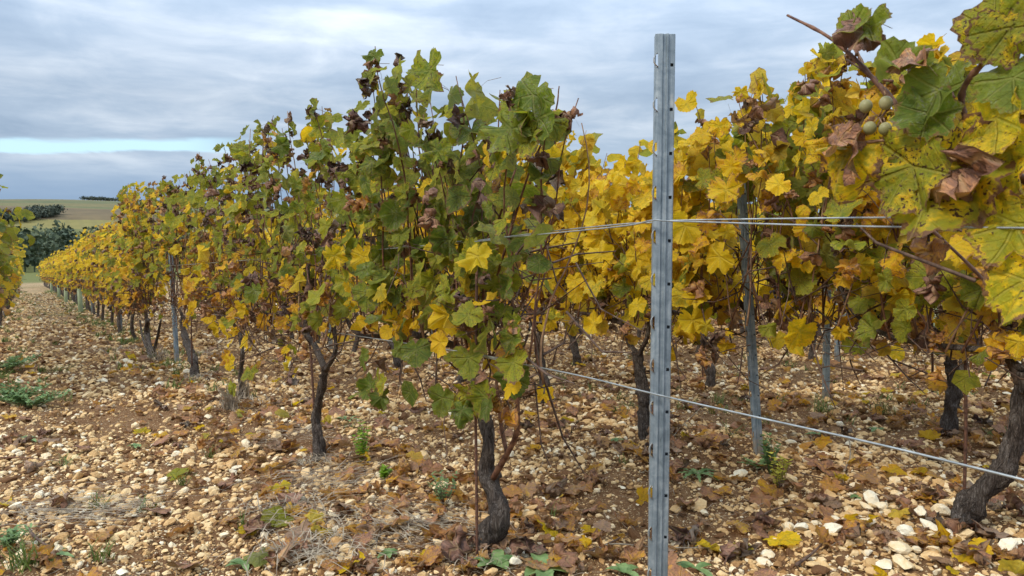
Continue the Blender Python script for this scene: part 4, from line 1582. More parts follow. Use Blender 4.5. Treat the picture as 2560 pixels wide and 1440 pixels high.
def make_post_meshes(height):
    """folded steel profile, one module per 10 cm with a slotted corner for the hook and a punched hole"""
    prof = [(-.0225, .026), (-.0225, .0), (-.0150, -.0015), (-.0060, -.0015), (-.0035, .0022), (.0015, .0022), (.0040, -.0010), (.0065, -.0010), (.0085, .0035), (.0205, .0045), (.0225, .0075), (.0225, .026)]
    mb = MB()
    th = .0018
    P = np.array(prof)
    pitch = .101
    nmod = int(height / pitch) + 2
    z0 = -.25
    zt = height
    # plain strips (all facets but the slotted and the punched one)
    for i in range(len(P) - 1):
        a_, b_ = P[i], P[i + 1]
        d_ = (b_ - a_) / np.linalg.norm(b_ - a_)
        nn = np.array([-d_[1], d_[0]]) * -1
        def quad(z1, z2, s1=0.0, s2=1.0):
            A, B = a_ + (b_ - a_) * s1, a_ + (b_ - a_) * s2
            vs = [(A[0], A[1], z1), (B[0], B[1], z1), (B[0], B[1], z2), (A[0], A[1], z2)]
            vi = [(A[0] - nn[0] * th, A[1] - nn[1] * th, z1), (B[0] - nn[0] * th, B[1] - nn[1] * th, z1), (B[0] - nn[0] * th, B[1] - nn[1] * th, z2), (A[0] - nn[0] * th, A[1] - nn[1] * th, z2)]
            mb.add(vs + vi, [(0, 1, 2, 3), (7, 6, 5, 4), (3, 2, 6, 7), (1, 0, 4, 5), (0, 3, 7, 4), (2, 1, 5, 6)])
        if i in (1, 8):
            top_m = zt - .06
            cur = zt
            for m_ in range(nmod + 3):
                c = top_m - m_ * pitch - (.030 if i == 8 else .0) + (.02 if i == 8 else 0)
                hh = .0145 if i == 1 else .0038
                if c - hh < z0:
                    break
                quad(c + hh, cur)
                if i == 1:
                    quad(c - hh, c + hh, .85, 1.0)
                else:
                    quad(c - hh, c + hh, 0, .28)
                    quad(c - hh, c + hh, .86, 1.0)
                cur = c - hh
            quad(z0, cur)
        else:
            quad(z0, zt)
    body = mb.mesh('profile', M_STEEL, False)
    hk = MB()
    pts = [(-.0195, .000, .017), (-.0235, -.003, .012), (-.0265, -.004, .004), (-.0262, -.004, -.005), (-.0225, -.0052, -.011), (-.0175, -.003, -.0155)]
    # bent strip that holds the wire
    vs, fs = [], []
    for i, p in enumerate(pts):
        p = np.array(p)
        for q in ((0, -.0022, 0), (.0022, -.0022, 0), (.0022, .0024, 0), (0, .0024, 0)):
            vs.append(p + np.array(q))
        if i:
            o_ = (i - 1) * 4
            fs += [(o_ + s, o_ + (s + 1) % 4, o_ + 4 + (s + 1) % 4, o_ + 4 + s) for s in range(4)]
    fs += [(3, 2, 1, 0), tuple(len(vs) - 4 + s for s in range(4))]
    hk.add(vs, fs)
    hook = hk.mesh('hook', M_STEEL, True)
    return body, hook


PB, PH = make_post_meshes(1.475)
# dark sheet added behind the punched holes, inner shade put into its colour
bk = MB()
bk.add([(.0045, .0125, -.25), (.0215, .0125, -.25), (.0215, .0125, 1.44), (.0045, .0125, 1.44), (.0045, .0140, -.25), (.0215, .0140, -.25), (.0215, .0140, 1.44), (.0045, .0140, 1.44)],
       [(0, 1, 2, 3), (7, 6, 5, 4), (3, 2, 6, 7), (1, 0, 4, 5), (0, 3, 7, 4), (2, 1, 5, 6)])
PI_ = bk.mesh('hole_shade_sheet', M_HOLE, False)


def make_post(base, top, yaw, label, hooks=13, full=True):
    root = empty('trellis_post', base)
    d_ = Vector(top) - Vector(base)
    L = d_.length
    q = Vector((0, 0, 1)).rotation_difference(d_)
    root.rotation_mode = 'QUATERNION'
    from mathutils import Quaternion
    root.rotation_quaternion = q @ Quaternion((0, 0, 1), yaw)
    s = L / 1.475
    root.scale = (1, 1, s)
    link(bpy.data.objects.new('profile', PB), root)
    if full:
        link(bpy.data.objects.new('hole_shade_sheet', PI_), root)
        for k_ in range(14):
            o = bpy.data.objects.new('hook', PH)
            o.location = (0, 0, 1.475 - .06 - .101 * k_)
            link(o, root)
    return tag(root, label, 'post', 'galvanised steel trellis posts')


def post_at(base_px, top_px, v, yaw, label, **k_):
    b = on_ground(*base_px) if base_px[1] < 1440 else None
    if b is None:
        p = in_row(base_px[0], 1400, v)
        b = np.array([p[0], p[1], gzf(p[0], p[1])])
    else:
        v = uv(b[0], b[1])[1]
        b[2] = gzf(b[0], b[1])
    t_ = in_row(top_px[0], top_px[1], v)
    return make_post(tuple(b), tuple(t_), yaw, label, **k_)


pt1 = post_at((1646, 1600), (1664, 84), V1, math.radians(-6), 'tall galvanised steel post standing in front, the largest of all, holes down its right side')
pt2 = post_at((1897, 1138), (1849, 400), V2, math.radians(-14), 'leaning steel post right of the tallest one, top lost in lime-green leaves')
pt3 = post_at((2065, 1002), (2072, 560), V3, math.radians(-16), 'shorter-looking steel post behind the sagging wire, third row back')
pt4 = post_at((2093, 908), (2102, 560), V4, math.radians(-16), 'thin far steel post just right of the third-row one')
pt5 = post_at((443, 908), (418, 470), V1, math.radians(30), 'slim steel post in the left stretch of the leafy first row beside the path')
U1 = uv(*pt1.location[:2])[0]
PU = [U1]
pi_ = 0
for k in range(2, 8):
    u_ = uv(*pt1.location[:2])[0] + 5.74 * k
    x_, y_ = xy(u_, V1)
    b = (x_, y_, gzf(x_, y_))
    make_post(b, (b[0] + rgp.normal(0, .02), b[1], b[2] + 1.42), .5, 'steel post in the first row beside the path, %s past the tallest one' % ordn(k), full=k < 4)
start = {2: uv(*pt2.location[:2])[0], 3: uv(*pt3.location[:2])[0], 4: uv(*pt4.location[:2])[0]}
for rI in range(2, 9):
    s0 = start.get(rI, start[4] + 1.05 * (rI - 4))
    v = V1 + VS * (rI - 1)
    for k in range(0, 3):
        if rI <= 4 and k == 0:
            continue
        u_ = s0 + 5.74 * k
        if u_ > 1.8 * v + 4:
            continue
        x_, y_ = xy(u_, v)
        b = (x_, y_, gzf(x_, y_))
        make_post(b, (b[0] + rgp.normal(0, .02), b[1], b[2] + 1.42), -.25, 'steel post in the %s row back, %s from its near end' % (ordn(rI), ordn(k + 1)), full=rI < 6)
for k in range(4):
    x_, y_ = xy(8.2 + 5.74 * k, V0)
    b = (x_, y_, gzf(x_, y_))
    make_post(b, (b[0], b[1], b[2] + 1.42), .5, 'steel post in the row across the path, %s from the left edge' % ordn(k + 1), full=False)


# ------------------------------------------------------------------ wires
def wire(pts, r_, label, n_=60):
    mb = MB()
    mb.tube(smoothpath(pts, n_), r_, 6)
    return tag(mb.build('trellis_wire', M_WIRE), label, 'wire', 'galvanised trellis wires')


def uvz(u_, v, h_):
    x_, y_ = xy(u_, v)
    return np.array([x_, y_, gz(x_, y_, False) + h_])


e = .028
far_l = [uvz(u_, V1, .60) for u_ in (7.0, 12.7, 18.4, 24.2, 35, 50)]
lowpts = [in_row(2900, 1285, V1 - e), in_row(2560, 1200, V1 - e), in_row(2200, 1112, V1 - e), in_row(1900, 1045, V1 - e), in_row(1640, 986, V1 - e), in_row(1430, 935, V1 - e), in_row(1210, 893, V1 - e), in_row(1080, 868, V1 - e)]
wire(lowpts + far_l, .0021, 'lowest wire of the first row, sagging across the front of the tall post')
upa = [in_row(2900, 575, V1 - e), in_row(2560, 570, V1 - e), in_row(2100, 565, V1 - e), in_row(1690, 553, V1 - e), in_row(1632, 551, V1 - e - .004), in_row(1560, 565, V1 - e), in_row(1380, 583, V1 - e), in_row(1200, 600, V1 - e), in_row(1090, 612, V1 - e)]
wire(upa + [uvz(u_, V1 - e, 1.0) for u_ in (7.0, 12.7, 18.4, 24.2, 35, 50)], .0019, 'lower of the two parallel wires at mid height on the tall post', 80)
upb = [in_row(2900, 540, V1 + e), in_row(2560, 542, V1 + e), in_row(2100, 545, V1 + e), in_row(1690, 551, V1 + e * .6), in_row(1640, 556, V1 + e * .4), in_row(1560, 560, V1 + e * .5), in_row(1380, 578, V1 + e), in_row(1200, 600, V1 + e), in_row(1090, 609, V1 + e)]
wire(upb + [uvz(u_, V1 + e, 1.0) for u_ in (7.0, 12.7, 18.4, 24.2, 35, 50)], .0019, 'upper of the two parallel wires at mid height on the tall post', 80)
for rI in range(2, 8):
    v = V1 + VS * (rI - 1)
    us = np.arange(-1.0, 1.8 * v + 5, 1.3)
    for nm, h_ in (('low', .60), ('middle', 1.0)):
        wire([uvz(q, v - .02, h_ + .012 * math.sin(q * 1.1 + rI)) for q in us], .0014, '%s wire running through the %s row of vines' % (nm, ordn(rI)), 70)
for nm, h_ in (('low', .60), ('middle', 1.0)):
    wire([uvz(q, V0, h_) for q in (6, 14, 25, 40)], .0014, '%s wire in the vine row across the path' % nm, 30)


# ------------------------------------------------------------------ rods beside the vines
def rod(b, t_, r_, label):
    mb = MB()
    b = np.array(b)
    t_ = np.array(t_)
    b2 = b.copy()
    b2[2] -= .05
    mb.tube([b2, b, (b + t_) / 2 + rgp.normal(0, .003, 3), t_], r_, 7)
    return tag(mb.build('vine_stake', M_RUST), label, 'stake', 'rusty rods propping the vines')


rod(in_row(1193, 1385, V1 - .03), in_row(1192, 660, V1 - .03), .0048, 'straight rusty rod against the gnarled trunk left of the tall post')
rod(in_row(785, 1010, V1 - .02), in_row(764, 760, V1 - .02), .006, 'leaning rod against the Y-forked trunk')
rod(in_row(2410, 1285, V2 - .05), in_row(2414, 860, V2 - .05), .0058, 'upright rusty rod just left of the thick bent trunk at far right')
rod(in_row(1606, 1085, V2 - .03), in_row(1580, 870, V2 - .03), .005, 'brown rod beside the forked trunk behind the tall post')
rod(in_row(2332, 960, V3), in_row(2330, 700, V3), .007, 'rod in the third row left of its upright trunk')
rod(in_row(480, 900, V1 - .02), in_row(478, 760, V1 - .02), .006, 'rod beside the leaning trunk right of the slim post')
rod(in_row(1758, 955, V3), in_row(1745, 700, V3), .006, 'rod behind the crooked trunk between the two nearest posts')
# small wire tie on the first trunk
mb = MB()
for s in (0, .012):
    c = in_row(1192, 982, V1 - .02)
    mb.tube([c + np.array([.030 * math.cos(a_), .030 * math.sin(a_), s + .004 * math.sin(2 * a_)]) for a_ in np.linspace(0, 6.28, 14)], .0012, 4, cap=False)
tag(mb.build('wire_tie', M_TIE), 'pale wire tie binding the gnarled trunk to its rusty rod', 'tie')

# ------------------------------------------------------------------ tree guards round young vines
def guard(u_, v, h_, label, r_=.055):
    x_, y_ = xy(u_, v)
    mb = MB()
    seg = 16
    vs, fs = [], []
    for rr_ in (r_, r_ - .003):
        for zz in (0, h_):
            for k_ in range(seg):
                a_ = 2 * math.pi * k_ / seg
                cr = rr_ * (1 + .06 * math.cos(4 * a_))
                vs.append((cr * math.cos(a_), cr * math.sin(a_), zz))
    for k_ in range(seg):
        n_ = (k_ + 1) % seg
        fs += [(k_, n_, seg + n_, seg + k_), (2 * seg + n_, 2 * seg + k_, 3 * seg + k_, 3 * seg + n_), (seg + k_, seg + n_, 3 * seg + n_, 3 * seg + k_)]
    mb.add(vs, fs)
    o = mb.build('tree_guard', M_GUARD)
    o.location = (x_, y_, gzf(x_, y_) - .02)
    o.rotation_euler = (rgp.normal(0, .04), rgp.normal(0, .04), 0)
    return tag(o, label, 'tree guard', 'pale green tubes round young vines')


for px, hh, lab in ((199, .62, 'nearest pale green tube guard at the foot of the first row far down the path'), (163, .55, 'second pale green tube guard down the path, behind the nearest one'),
                    (146, .55, 'third pale green tube guard down the path'), (128, .55, 'farthest whole pale green tube guard down the path')):
    guard(row_u(px, V1 - .16), V1 - .16, hh * .88, lab, .050)
guard(row_u(2428, V5), V5, .55, 'pale green tube guard among the trunks far behind the bent one at right', .04)
guard(row_u(2165, V5), V5 + 1.5, .45, 'pale green tube guard glimpsed far back between the thin posts', .04)


# ------------------------------------------------------------------ fallen leaves
MARKS = [(1240, 1390, 'gnarled trunk'), (800, 1150, 'Y-forked trunk'), (603, 1000, 'thin-stemmed vine'), (487, 940, 'leaning trunk by the slim post'), (1647, 1400, 'foot of the tall post'),
         (1647, 1150, 'middle of the tall post'), (1897, 1138, 'foot of the leaning post'), (2065, 1002, 'third-row post'), (2432, 1326, 'thick bent trunk'), (2370, 1080, 'upright third-row trunk'),
         (1612, 1096, 'forked trunk behind the tall post'), (1772, 963, 'crooked third-row trunk'), (905, 1130, 'lime-green spurge'), (1742, 1192, 'thistle rosette'), (1945, 1235, 'yellowing thistle'),
         (1010, 1330, 'straw heap'), (770, 1390, 'tangled straw'), (695, 1310, 'pale green fallen leaf'), (450, 1340, 'lone russet leaf'), (245, 1275, 'grass tuft at lower left'), (110, 1280, 'grey straw mat'),
         (455, 1215, 'tuft above centre left'), (60, 1420, 'corner grass'), (60, 1005, 'leafy weed clump'), (2043, 1118, 'large tan fallen leaf'), (2310, 1300, 'largest pale stones'), (2080, 1338, 'round pale stone'),
         (2520, 1392, 'big white corner stone'), (1110, 1270, 'withered herb'), (740, 1095, 'flattened dry grass'), (1444, 913, 'dark stump'), (1360, 1430, 'broad-leaved weed'), (2415, 1180, 'rod by the bent trunk'),
         (150, 1165, 'sparse path tuft'), (255, 1400, 'tuft at the bottom left'), (1480, 1210, 'gravel midway to the tall post'), (2250, 1150, 'sagging wire over gravel')]


def place_word(px, py):
    mx_, my_, nm = min(MARKS, key=lambda m_: math.hypot(m_[0] - px, (m_[1] - py) * 1.6))
    dx_, dy_ = px - mx_, (py - my_) * 1.6
    how = ('just ' if math.hypot(dx_, dy_) < 60 else '')
    if abs(dx_) > abs(dy_):
        return how + ('right' if dx_ > 0 else 'left') + ' of the ' + nm
    return how + ('in front of the ' if dy_ > 0 else 'behind the ') + nm


seen_lab = set()
FALL = [  # pixel, size, hue, style, label
    ((2043, 1118), .14, .70, 'limp', 'large tan fallen leaf lying open below the sagging wire'),
    ((450, 1340), .11, .80, 'limp', 'russet fallen leaf alone on gravel at lower left'),
    ((695, 1310), .13, .26, 'fresh', 'pale green fallen leaf with a dark notch left of the gnarled trunk'),
    ((705, 1045), .10, .47, 'fresh', 'yellow fallen leaf left of the Y-forked trunk'),
    ((1360, 1045), .13, .60, 'limp', 'yellow-brown leaf dangling low between gnarled trunk and tall post'),
    ((1610, 1255), .10, .66, 'limp', 'amber leaf standing against the foot of the tall post'),
    ((1840, 1400), .12, .93, 'dry', 'rolled dark brown leaf at the bottom, right of the tall post'),
    ((2430, 1410), .13, .84, 'dry', 'crumpled russet leaf at the bottom right corner'),
    ((2410, 1345), .12, .85, 'dry', 'brown crumpled leaf lying against the foot of the bent trunk'),
    ((1145, 1400), .13, .95, 'dry', 'dark curled leaf standing beside the rusty rod foot'),
    ((1325, 1400), .12, .96, 'dry', 'dark crumpled leaf right of the gnarled trunk foot'),
    ((2240, 930), .15, .52, 'fresh', 'yellow-brown leaf hanging above gravel right of the thin far post'),
    ((2480, 1190), .09, .56, 'fresh', 'yellow leaf on the ground behind the wire, left of the bent trunk'),
    ((1500, 860), .15, .66, 'limp', 'orange-brown leaf low under the second row, left of the tall post'),
    ((330, 935), .09, .62, 'fresh', 'orange-yellow leaf flat on the path at left'),
    ((620, 1340), .07, .50, 'fresh', 'small yellow leaf beside the pale green fallen one')]
fall_recs = []
rf = np.random.default_rng(55)
names_col = [(.18, .32, 'greenish'), (.45, .58, 'yellow'), (.58, .70, 'amber'), (.74, .80, 'tan'), (.80, .88, 'russet'), (.88, 1.0, 'dark brown')]


def fallen(x_, y_, size, hue, st, label, grp='fallen vine leaves lying on the stones', up=None, lift=.0):
    me, pv = FLEAF[st][rf.integers(len(FLEAF[st]))]
    o = bpy.data.objects.new('fallen_leaf', me)
    flip = math.pi if rf.random() < .35 else 0
    o.rotation_euler = (rf.normal(0, .28) + flip, rf.normal(0, .28), rf.uniform(0, 6.3)) if up is None else up
    o.scale = (size, size, size * (.8 if st == 'dry' else .6))
    o.location = (x_, y_, gzf(x_, y_) + .018 + size * (.16 if st == 'dry' else .06) + lift)
    o.color = (hue, float(rf.uniform(.1, .35)), float(rf.random()), float(rf.uniform(.4, 1)))
    COL.objects.link(o)
    return tag(o, label, 'leaf', grp)


FLEAF = {}
for st, nv in (('fresh', 5), ('limp', 7), ('dry', 9)):
    FLEAF[st] = []
    for i in range(nv):
        V, Fc, U, E, pv = leaf_arrays(5000 + i + {'fresh': 0, 'limp': 100, 'dry': 200}[st], st, N=40, petiole=False)
        V = V - V.mean(0)
        mb = MB()
        mb.add(V, Fc, U, E)
        FLEAF[st].append((mb.mesh('fallen_leaf', M_LEAF), None))
protos_leaf = []
for (pp, s_, h_, st, lab) in FALL:
    p = on_ground(*pp)
    o = fallen(p[0], p[1], s_, h_, st, lab)
    if pp == (2240, 930) or pp == (1500, 860) or pp == (1360, 1045):
        o.location.z += .12
        o.rotation_euler = (math.radians(75), .2, .1)
    if pp == (1145, 1400) or pp == (1610, 1255):
        o.rotation_euler = (math.radians(60), .2, .4)
n_f = len(FALL)
tries = 0
while n_f < 225 and tries < 6000:
    tries += 1
    px, py = rf.uniform(-30, 2600), 1000 + 440 * rf.random() ** .9
    if rf.random() < .35:
        py = rf.uniform(940, 1130)
    p = on_ground(px, py)
    u_, v = uv(p[0], p[1])
    k = abs(((v - V1) / VS + .5) % 1 - .5)
    if rf.random() > (1.0 if k < .3 else .55) * (1 if v > .6 else .45):
        continue
    st = rf.choice(['fresh', 'limp', 'dry'], p=[.12, .33, .55])
    if st == 'dry':
        c = names_col[rf.choice([3, 4, 5], p=[.3, .4, .3])]
    else:
        c = names_col[rf.choice(6, p=[.04, .11, .10, .35, .28, .12])]
    shape = {'fresh': 'flat', 'limp': 'wavy', 'dry': 'crumpled'}[st]
    lab = '%s %s fallen leaf %s' % (shape, c[2], place_word(px, py))
    if lab in seen_lab:
        continue
    seen_lab.add(lab)
    fallen(p[0], p[1], float(rf.uniform(.06, .125)), float(rf.uniform(c[0], c[1])), st, lab)
    n_f += 1
plist = []
for st in ('limp', 'dry', 'fresh'):
    for me, _ in FLEAF[st]:
        plist.append(next((o for o in COL.objects if o.data == me), None))
plist = [p for p in plist if p]
nl_ = 7500
r = np.exp(rf.uniform(math.log(1.9), math.log(30), nl_))
a = rf.uniform(-.74, .74, nl_)
x, y = r * np.sin(a), r * np.cos(a)
u_, v = uv(x, y)
kk = np.abs(((v - V1) / VS + .5) % 1 - .5)
keep = rf.random(nl_) < np.where(kk < .28, .85, .35) * np.where(v > .6, 1, .3) * np.where(r < 4.5, .42, .80)
x, y, r = x[keep], y[keep], r[keep]
n = len(x)
sz = rf.uniform(.04, .115, n)
hue = np.where(rf.random(n) < .09, rf.uniform(.48, .68, n), rf.uniform(.72, .87, n))
tone = np.stack([hue, rf.uniform(.1, .35, n), rf.random(n), rf.uniform(.4, 1, n)], 1)
rot = np.stack([rf.normal(0, .3, n) + np.where(rf.random(n) < .3, math.pi, 0), rf.normal(0, .3, n), rf.uniform(0, 6.3, n)], 1)
lt = scatter('leaf_litter', np.stack([x, y, gz(x, y) + .016 + sz * .10], 1), rot, np.stack([sz, sz, sz * .7], 1), rf.integers(0, len(plist), n), tone, plist, M_LEAFI)
tag(lt, 'dead vine leaves littering the gravel beneath and between the rows', 'leaf litter', kind='stuff')


# ------------------------------------------------------------------ grass, straw and weeds
def blades(mb, c, n_, hgt, spread, wdt, rg, lay=0.0, direc=None):
    for _ in range(n_):
        a_ = rg.uniform(0, 6.3) if direc is None else rg.normal(direc, .4) + (math.pi if rg.random() < .15 else 0)
        h_ = hgt * rg.uniform(.5, 1.15)
        out_ = spread * rg.uniform(.3, 1.2)
        sc_ = .55 if lay else .22
        b = c + np.array([rg.normal(0, spread * sc_), rg.normal(0, spread * sc_), 0])
        dd = np.array([math.cos(a_), math.sin(a_), 0])
        sd = np.array([-math.sin(a_), math.cos(a_), 0]) * wdt * rg.uniform(.6, 1.3)
        curv = rg.normal(0, 1) if lay else 0
        pts = []
        for t_ in (0, .4, .75, 1):
            zz = h_ * (t_ - (.55 + lay) * t_ * t_) if lay else h_ * (t_ - .28 * t_ * t_)
            wig = np.array([rg.normal(0, .06), rg.normal(0, .06), 0]) * out_ * t_
            pts.append(b + dd * out_ * (t_ ** 1.5) + np.array([0, 0, max(zz, .004)]) + wig + sd * 18 * t_ * t_ * curv)
        wd = (1, .85, .55, .05)
        vs = []
        for p_, q_ in zip(pts, wd):
            vs += [p_ - sd * q_, p_ + sd * q_]
        mb.add(vs, [(0, 1, 3, 2), (2, 3, 5, 4), (4, 5, 7, 6)])


rw = np.random.default_rng(91)


def tuft(px, py, kind, n_, h_, s_, label, lay=0.0, direc=None, wdt=.0020):
    p = on_ground(px, py)
    mb = MB()
    blades(mb, np.array([0, 0, .015 if kind == 'd' else 0]), int(n_ * 1.6) if kind == 'd' else n_, h_, s_, wdt, rw, lay, direc)
    o = mb.build('grass_tuft' if kind == 'g' else 'dry_grass_clump', M_GRASS if kind == 'g' else M_STRAW)
    o.location = (p[0], p[1], gzf(p[0], p[1]))
    return tag(o, label, 'grass tuft' if kind == 'g' else 'dry grass', 'green grass tufts on the gravel' if kind == 'g' else 'clumps of dead grass')


tuft(578, 1030, 'd', 90, .24, .12, 'upright pale dry grass clump round the thin-stemmed vine')
tuft(600, 1015, 'd', 50, .12, .22, 'low spread of dry grass right of the upright clump', .4)
tuft(400, 905, 'd', 60, .22, .20, 'dry grass round the foot of the splayed grey stems')
tuft(500, 890, 'd', 50, .15, .25, 'bleached grass fringe behind the leaning trunk', .3)
tuft(740, 1095, 'd', 70, .07, .24, 'flattened dry grass lying left of the Y-forked trunk', .45, math.pi)
tuft(850, 1205, 'd', 90, .10, .26, 'long straw sweep below the Y-forked trunk', .45, math.radians(215))
tuft(770, 1390, 'd', 90, .12, .16, 'tangled straw at the bottom, left of the gnarled trunk', .4)
tuft(735, 1290, 'd', 50, .12, .18, 'thin straw stalks above the tangled bottom clump', .3)
tuft(1010, 1330, 'd', 90, .07, .22, 'straw heap lying just left of the rusty rod', .45, math.pi * .9)
tuft(1120, 1340, 'd', 30, .06, .22, 'few long pale straws pointing at the rusty rod', .4, math.pi)
tuft(110, 1280, 'd', 80, .05, .24, 'grey dry grass mat near the left edge', .45, 0)
tuft(250, 1290, 'd', 50, .05, .16, 'grey dry grass strands right of the mat at the left edge', .45, .4)
tuft(800, 1160, 'd', 60, .07, .10, 'short dead grass ringing the foot of the Y-forked trunk', .2)
tuft(490, 950, 'd', 60, .10, .14, 'dead grass at the foot of the leaning trunk', .25)
tuft(300, 880, 'd', 60, .16, .3, 'dry grass fringe far down the first row, left of the splayed stems', .3)
tuft(610, 1000, 'd', 60, .26, .08, 'tall bleached stalks standing just right of the thin-stemmed vine')
tuft(1180, 1425, 'd', 16, .10, .06, 'looped pale stalks at the foot of the rusty rod', .2)
for (px, py, n_, h_, s_, lab) in ((245, 1275, 34, .10, .07, 'green grass tuft right of the grey straw at lower left'), (365, 1280, 26, .08, .07, 'fine green grass tuft beside the larger one at lower left'),
                                  (455, 1215, 26, .09, .06, 'green grass tuft in front of the brown leaf heap'), (160, 1165, 30, .07, .08, 'sparse grass tuft high on the left of the path'),
                                  (255, 1400, 34, .10, .07, 'green grass tuft at the bottom left'), (60, 1420, 60, .13, .11, 'dense dark green grass in the bottom left corner'),
                                  (605, 1325, 20, .10, .05, 'thin grass sprig left of the pale green fallen leaf'), (525, 1145, 18, .09, .06, 'thin grass sprig above the brown leaf heap'),
                                  (150, 930, 60, .10, .22, 'green grass patch on the path near the row across it'), (165, 1005, 26, .09, .10, 'grass tuft beside the leafy weeds at left'),
                                  (330, 860, 60, .10, .25, 'green grass along the far foot of the first row'), (150, 790, 90, .14, .5, 'bright grass beside the far tube guards'),
                                  (1800, 1010, 40, .12, .12, 'grass tuft between the two nearest posts'), (1830, 1090, 30, .10, .14, 'wispy grass left of the leaning post foot'),
                                  (2060, 1030, 70, .14, .16, 'grass tuft round the foot of the third-row post'), (2210, 1035, 40, .14, .12, 'grass tuft right of the third-row post'),
                                  (1385, 1290, 12, .06, .04, 'tiny grass sprig left of the tall post'), (880, 1070, 26, .06, .1, 'low grass beside the Y-forked trunk'),
                                  (1560, 1160, 14, .07, .06, 'tiny grass sprig just left of the tall post')):
    tuft(px, py, 'g', n_, h_, s_, lab, wdt=.0018)


def weed_leaf(mb, base, direc, length, width, rg, toothed=0.0, droop=.4, seg=9):
    """one blade-like leaf with optional lobes, two faces wide"""
    d_ = np.array([math.cos(direc), math.sin(direc), 0])
    s_ = np.array([-d_[1], d_[0], 0])
    vs, fs = [], []
    for i in range(seg + 1):
        t_ = i / seg
        c = base + d_ * length * t_ + np.array([0, 0, length * (.45 * t_ - droop * t_ * t_) + .01])
        wd = width * math.sin(math.pi * min(1, t_ * .92 + .08)) ** .7 * (1 - toothed * (i % 2))
        vs += [c - s_ * wd + np.array([0, 0, wd * .35]), c, c + s_ * wd + np.array([0, 0, wd * .35])]
    for i in range(seg):
        o_ = i * 3
        fs += [(o_, o_ + 1, o_ + 4, o_ + 3), (o_ + 1, o_ + 2, o_ + 5, o_ + 4)]
    mb.add(vs, fs)


def rosette(px, py, n_, L, wdt, tooth, mat, label, name='weed', droop=.45, up=0.0):
    p = on_ground(px, py)
    root = empty(name, (p[0], p[1], gzf(p[0], p[1])))
    a0 = rw.uniform(0, 6)
    for k_ in range(n_):
        mb = MB()
        weed_leaf(mb, np.zeros(3), a0 + k_ * 2.4 + rw.normal(0, .2), L * rw.uniform(.6, 1.1), wdt * rw.uniform(.8, 1.2), rw, tooth, droop - up * rw.uniform(.3, 1))
        mb.build('leaf', mat, root)
    return tag(root, label, 'weed')


rosette(1742, 1192, 9, .12, .014, .55, M_WEED, 'dark green thistle rosette with toothed leaves right of the tall post')
rosette(1895, 1175, 10, .11, .014, .6, M_WEED, 'feathery green thistle at the foot of the leaning post', up=.7)
rosette(1360, 1435, 6, .12, .026, .1, M_WEED, 'broad-leaved green weed at the bottom, right of the gnarled trunk')
rosette(1240, 1420, 5, .09, .022, .1, M_WEED, 'dark broad-leaved weed touching the gnarled trunk foot', up=.4)
rosette(1740, 1432, 4, .10, .014, .1, M_WEED, 'narrow-leaved weed at the bottom right of the tall post')
rosette(1560, 1440, 4, .09, .016, .1, M_WEED, 'low weed at the bottom just left of the tall post')
rosette(60, 1105, 5, .10, .020, .1, M_WEED, 'flat blue-green weed near the left edge')
rosette(870, 1055, 6, .12, .012, .4, M_WEED, 'small toothed weed right of the Y-forked trunk')
rosette(970, 1390, 6, .05, .012, .1, M_WEED, 'small round-leaved weed below the straw heap')
rosette(1180, 1205, 5, .05, .012, .2, M_WEED, 'small pale weed against the gnarled trunk')
rosette(120, 1400, 6, .09, .016, .2, M_WEED, 'bluish weed among grass at the bottom left')
rosette(1540, 1105, 5, .05, .012, .1, M_WEED, 'small clover-like weed left of the tall post')
rosette(2050, 1095, 6, .08, .012, .3, M_WEED, 'green weed left of the large tan fallen leaf')
rosette(2190, 1080, 6, .07, .014, .1, M_WEED, 'round-leaved weed right of the third-row post')
rosette(340, 1120, 5, .05, .014, .1, M_WEED, 'tiny blue-green weed in the middle of the path')
rosette(610, 1420, 5, .06, .014, .1, M_WEED, 'small green weed at the bottom, left of the straw')
rosette(2325, 1330, 3, .03, .014, .1, M_WEED, 'single green seedling among the largest pale stones')
rosette(2140, 1250, 4, .03, .010, .1, M_WEED, 'tiny seedling left of the largest pale stones')


def bushy(px, py, h_, n_, lsz, mat, stem, label, name='weed', spread=.05, lw=.35):
    """stems with whorls of small leaves"""
    p = on_ground(px, py)
    root = empty(name, (p[0], p[1], gzf(p[0], p[1])))
    ms = MB()
    ml = MB()
    for k_ in range(n_):
        a_ = rw.uniform(0, 6.3)
        tipp = np.array([math.cos(a_) * spread * rw.uniform(.2, 1), math.sin(a_) * spread * rw.uniform(.2, 1), h_ * rw.uniform(.6, 1.05)])
        path = [np.zeros(3), tipp * .5 + rw.normal(0, .006, 3), tipp]
        ms.tube(path, [.0016, .0013, .0008], 4)
        for q in range(7):
            t_ = .3 + .7 * q / 6
            c = tipp * t_
            for s in range(3):
                weed_leaf(ml, c, rw.uniform(0, 6.3), lsz * rw.uniform(.6, 1.2), lsz * lw * .6, rw, 0, rw.uniform(-.2, .5), 3)
    ms.build('stem', stem, root)
    tag(ml.build('leaves', mat, root), kind='stuff')
    return tag(root, label, 'weed')


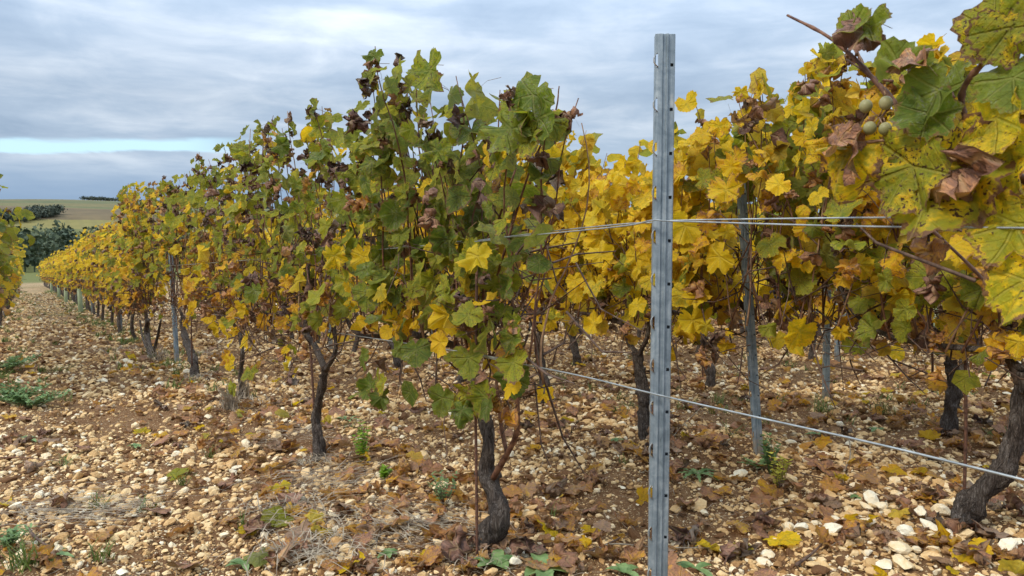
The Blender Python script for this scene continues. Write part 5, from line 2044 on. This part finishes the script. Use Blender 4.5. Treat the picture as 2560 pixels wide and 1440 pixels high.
bushy(905, 1160, .17, 7, .022, M_WEEDL, M_WEEDL, 'bright lime-green spurge standing right of the Y-forked trunk', spread=.05, lw=.6)
bushy(960, 1205, .05, 4, .022, M_WEEDL, M_WEEDL, 'small bright green sprig below the lime spurge', spread=.025, lw=.6)
bushy(1945, 1235, .15, 8, .022, M_WEEDY, M_TWIG, 'yellowing thistle below the leaning post', spread=.05)
bushy(1925, 1190, .16, 7, .03, M_WEED, M_WEED, 'tall green thistle left of the yellowing one', spread=.06)
bushy(1110, 1270, .13, 10, .018, M_WEED, M_TWIG, 'withered grey-green herb left of the rusty rod', spread=.09)
bushy(30, 1010, .12, 34, .036, M_WEED, M_WEED, 'dense leafy weed clump at the left edge of the path', spread=.28)
bushy(85, 1020, .085, 26, .034, M_WEED, M_WEED, 'lower weed clump right of the dense one at the left edge', spread=.24)
bushy(10, 930, .13, 30, .044, M_WEED, M_WEED, 'taller weeds behind the dense clump at the left edge', spread=.38)
bushy(20, 1375, .06, 10, .022, M_WEED, M_WEED, 'low leafy weed in the bottom left, above the dark grass', spread=.09)

# grass no one could count, thin on the path margins
mb = MB()
for _ in range(520):
    uu_, vv_ = rw.uniform(5.5, 45), (V1 + rw.normal(0, .22)) if rw.random() < .6 else V0 + rw.normal(.1, .3)
    x_, y_ = xy(uu_, vv_)
    blades(mb, np.array([x_, y_, gzf(x_, y_)]), 14, .11, .09, .0035, rw)
for _ in range(260):
    rr_, aa = math.exp(rw.uniform(math.log(4.5), math.log(22))), rw.uniform(.0, .72)
    x_, y_ = rr_ * math.sin(aa), rr_ * math.cos(aa)
    blades(mb, np.array([x_, y_, gzf(x_, y_)]), 10, .08, .08, .0026, rw)
tag(mb.build('grass', M_GRASS), 'thin green grass growing along the feet of the rows', 'grass', kind='stuff')
mb = MB()
for _ in range(420):
    rr_, aa = math.exp(rw.uniform(math.log(2.0), math.log(14))), rw.uniform(-.7, .72)
    x_, y_ = rr_ * math.sin(aa), rr_ * math.cos(aa)
    blades(mb, np.array([x_, y_, gzf(x_, y_) + .012]), 5, .03, .13, .0011, rw, .5)
tag(mb.build('straw', M_STRAW), 'loose dead straws strewn over the gravel', 'straw', kind='stuff')


# fallen twigs
def twig(pts, r_, label, mat=None):
    P = []
    for px, py in pts:
        p = on_ground(px, py)
        P.append(np.array([p[0], p[1], gzf(p[0], p[1]) + .022]))
    mb = MB()
    n_ = len(P) * 5
    mb.tube(smoothpath(P, n_), np.linspace(r_, r_ * .5, n_) * (1 + .15 * np.sin(np.arange(n_) * 1.7)), 6)
    return tag(mb.build('fallen_twig', mat or M_TWIG), label, 'twig', 'prunings lying on the gravel')


twig([(70, 1335), (90, 1360), (120, 1382), (150, 1400)], .006, 'bare grey-brown stick on the gravel at lower left')
twig([(1480, 1400), (1530, 1376), (1640, 1384), (1800, 1386)], .0032, 'pale bent stalk passing behind the foot of the tall post', M_STRAW)
twig([(1880, 1320), (1930, 1290), (1990, 1275)], .004, 'dark twig on gravel below the yellowing thistle')
twig([(1990, 1430), (2030, 1400), (2060, 1370)], .006, 'thick short twig at the bottom right of the tall post')
twig([(2000, 1195), (2080, 1215), (2130, 1230)], .003, 'thin twig left of the pale stones')
twig([(1460, 1400), (1500, 1385), (1570, 1350)], .005, 'dark twig at the bottom left of the tall post')
twig([(1660, 1140), (1700, 1080), (1760, 1020)], .003, 'pale straight stalk slanting beside the tall post', M_STRAW)
twig([(2110, 1190), (2125, 1150), (2122, 1100)], .004, 'pale forked stick under the sagging wire', M_STRAW)
twig([(0, 1155), (60, 1155), (170, 1165)], .004, 'reddish twig lying at the left edge', M_CANE)
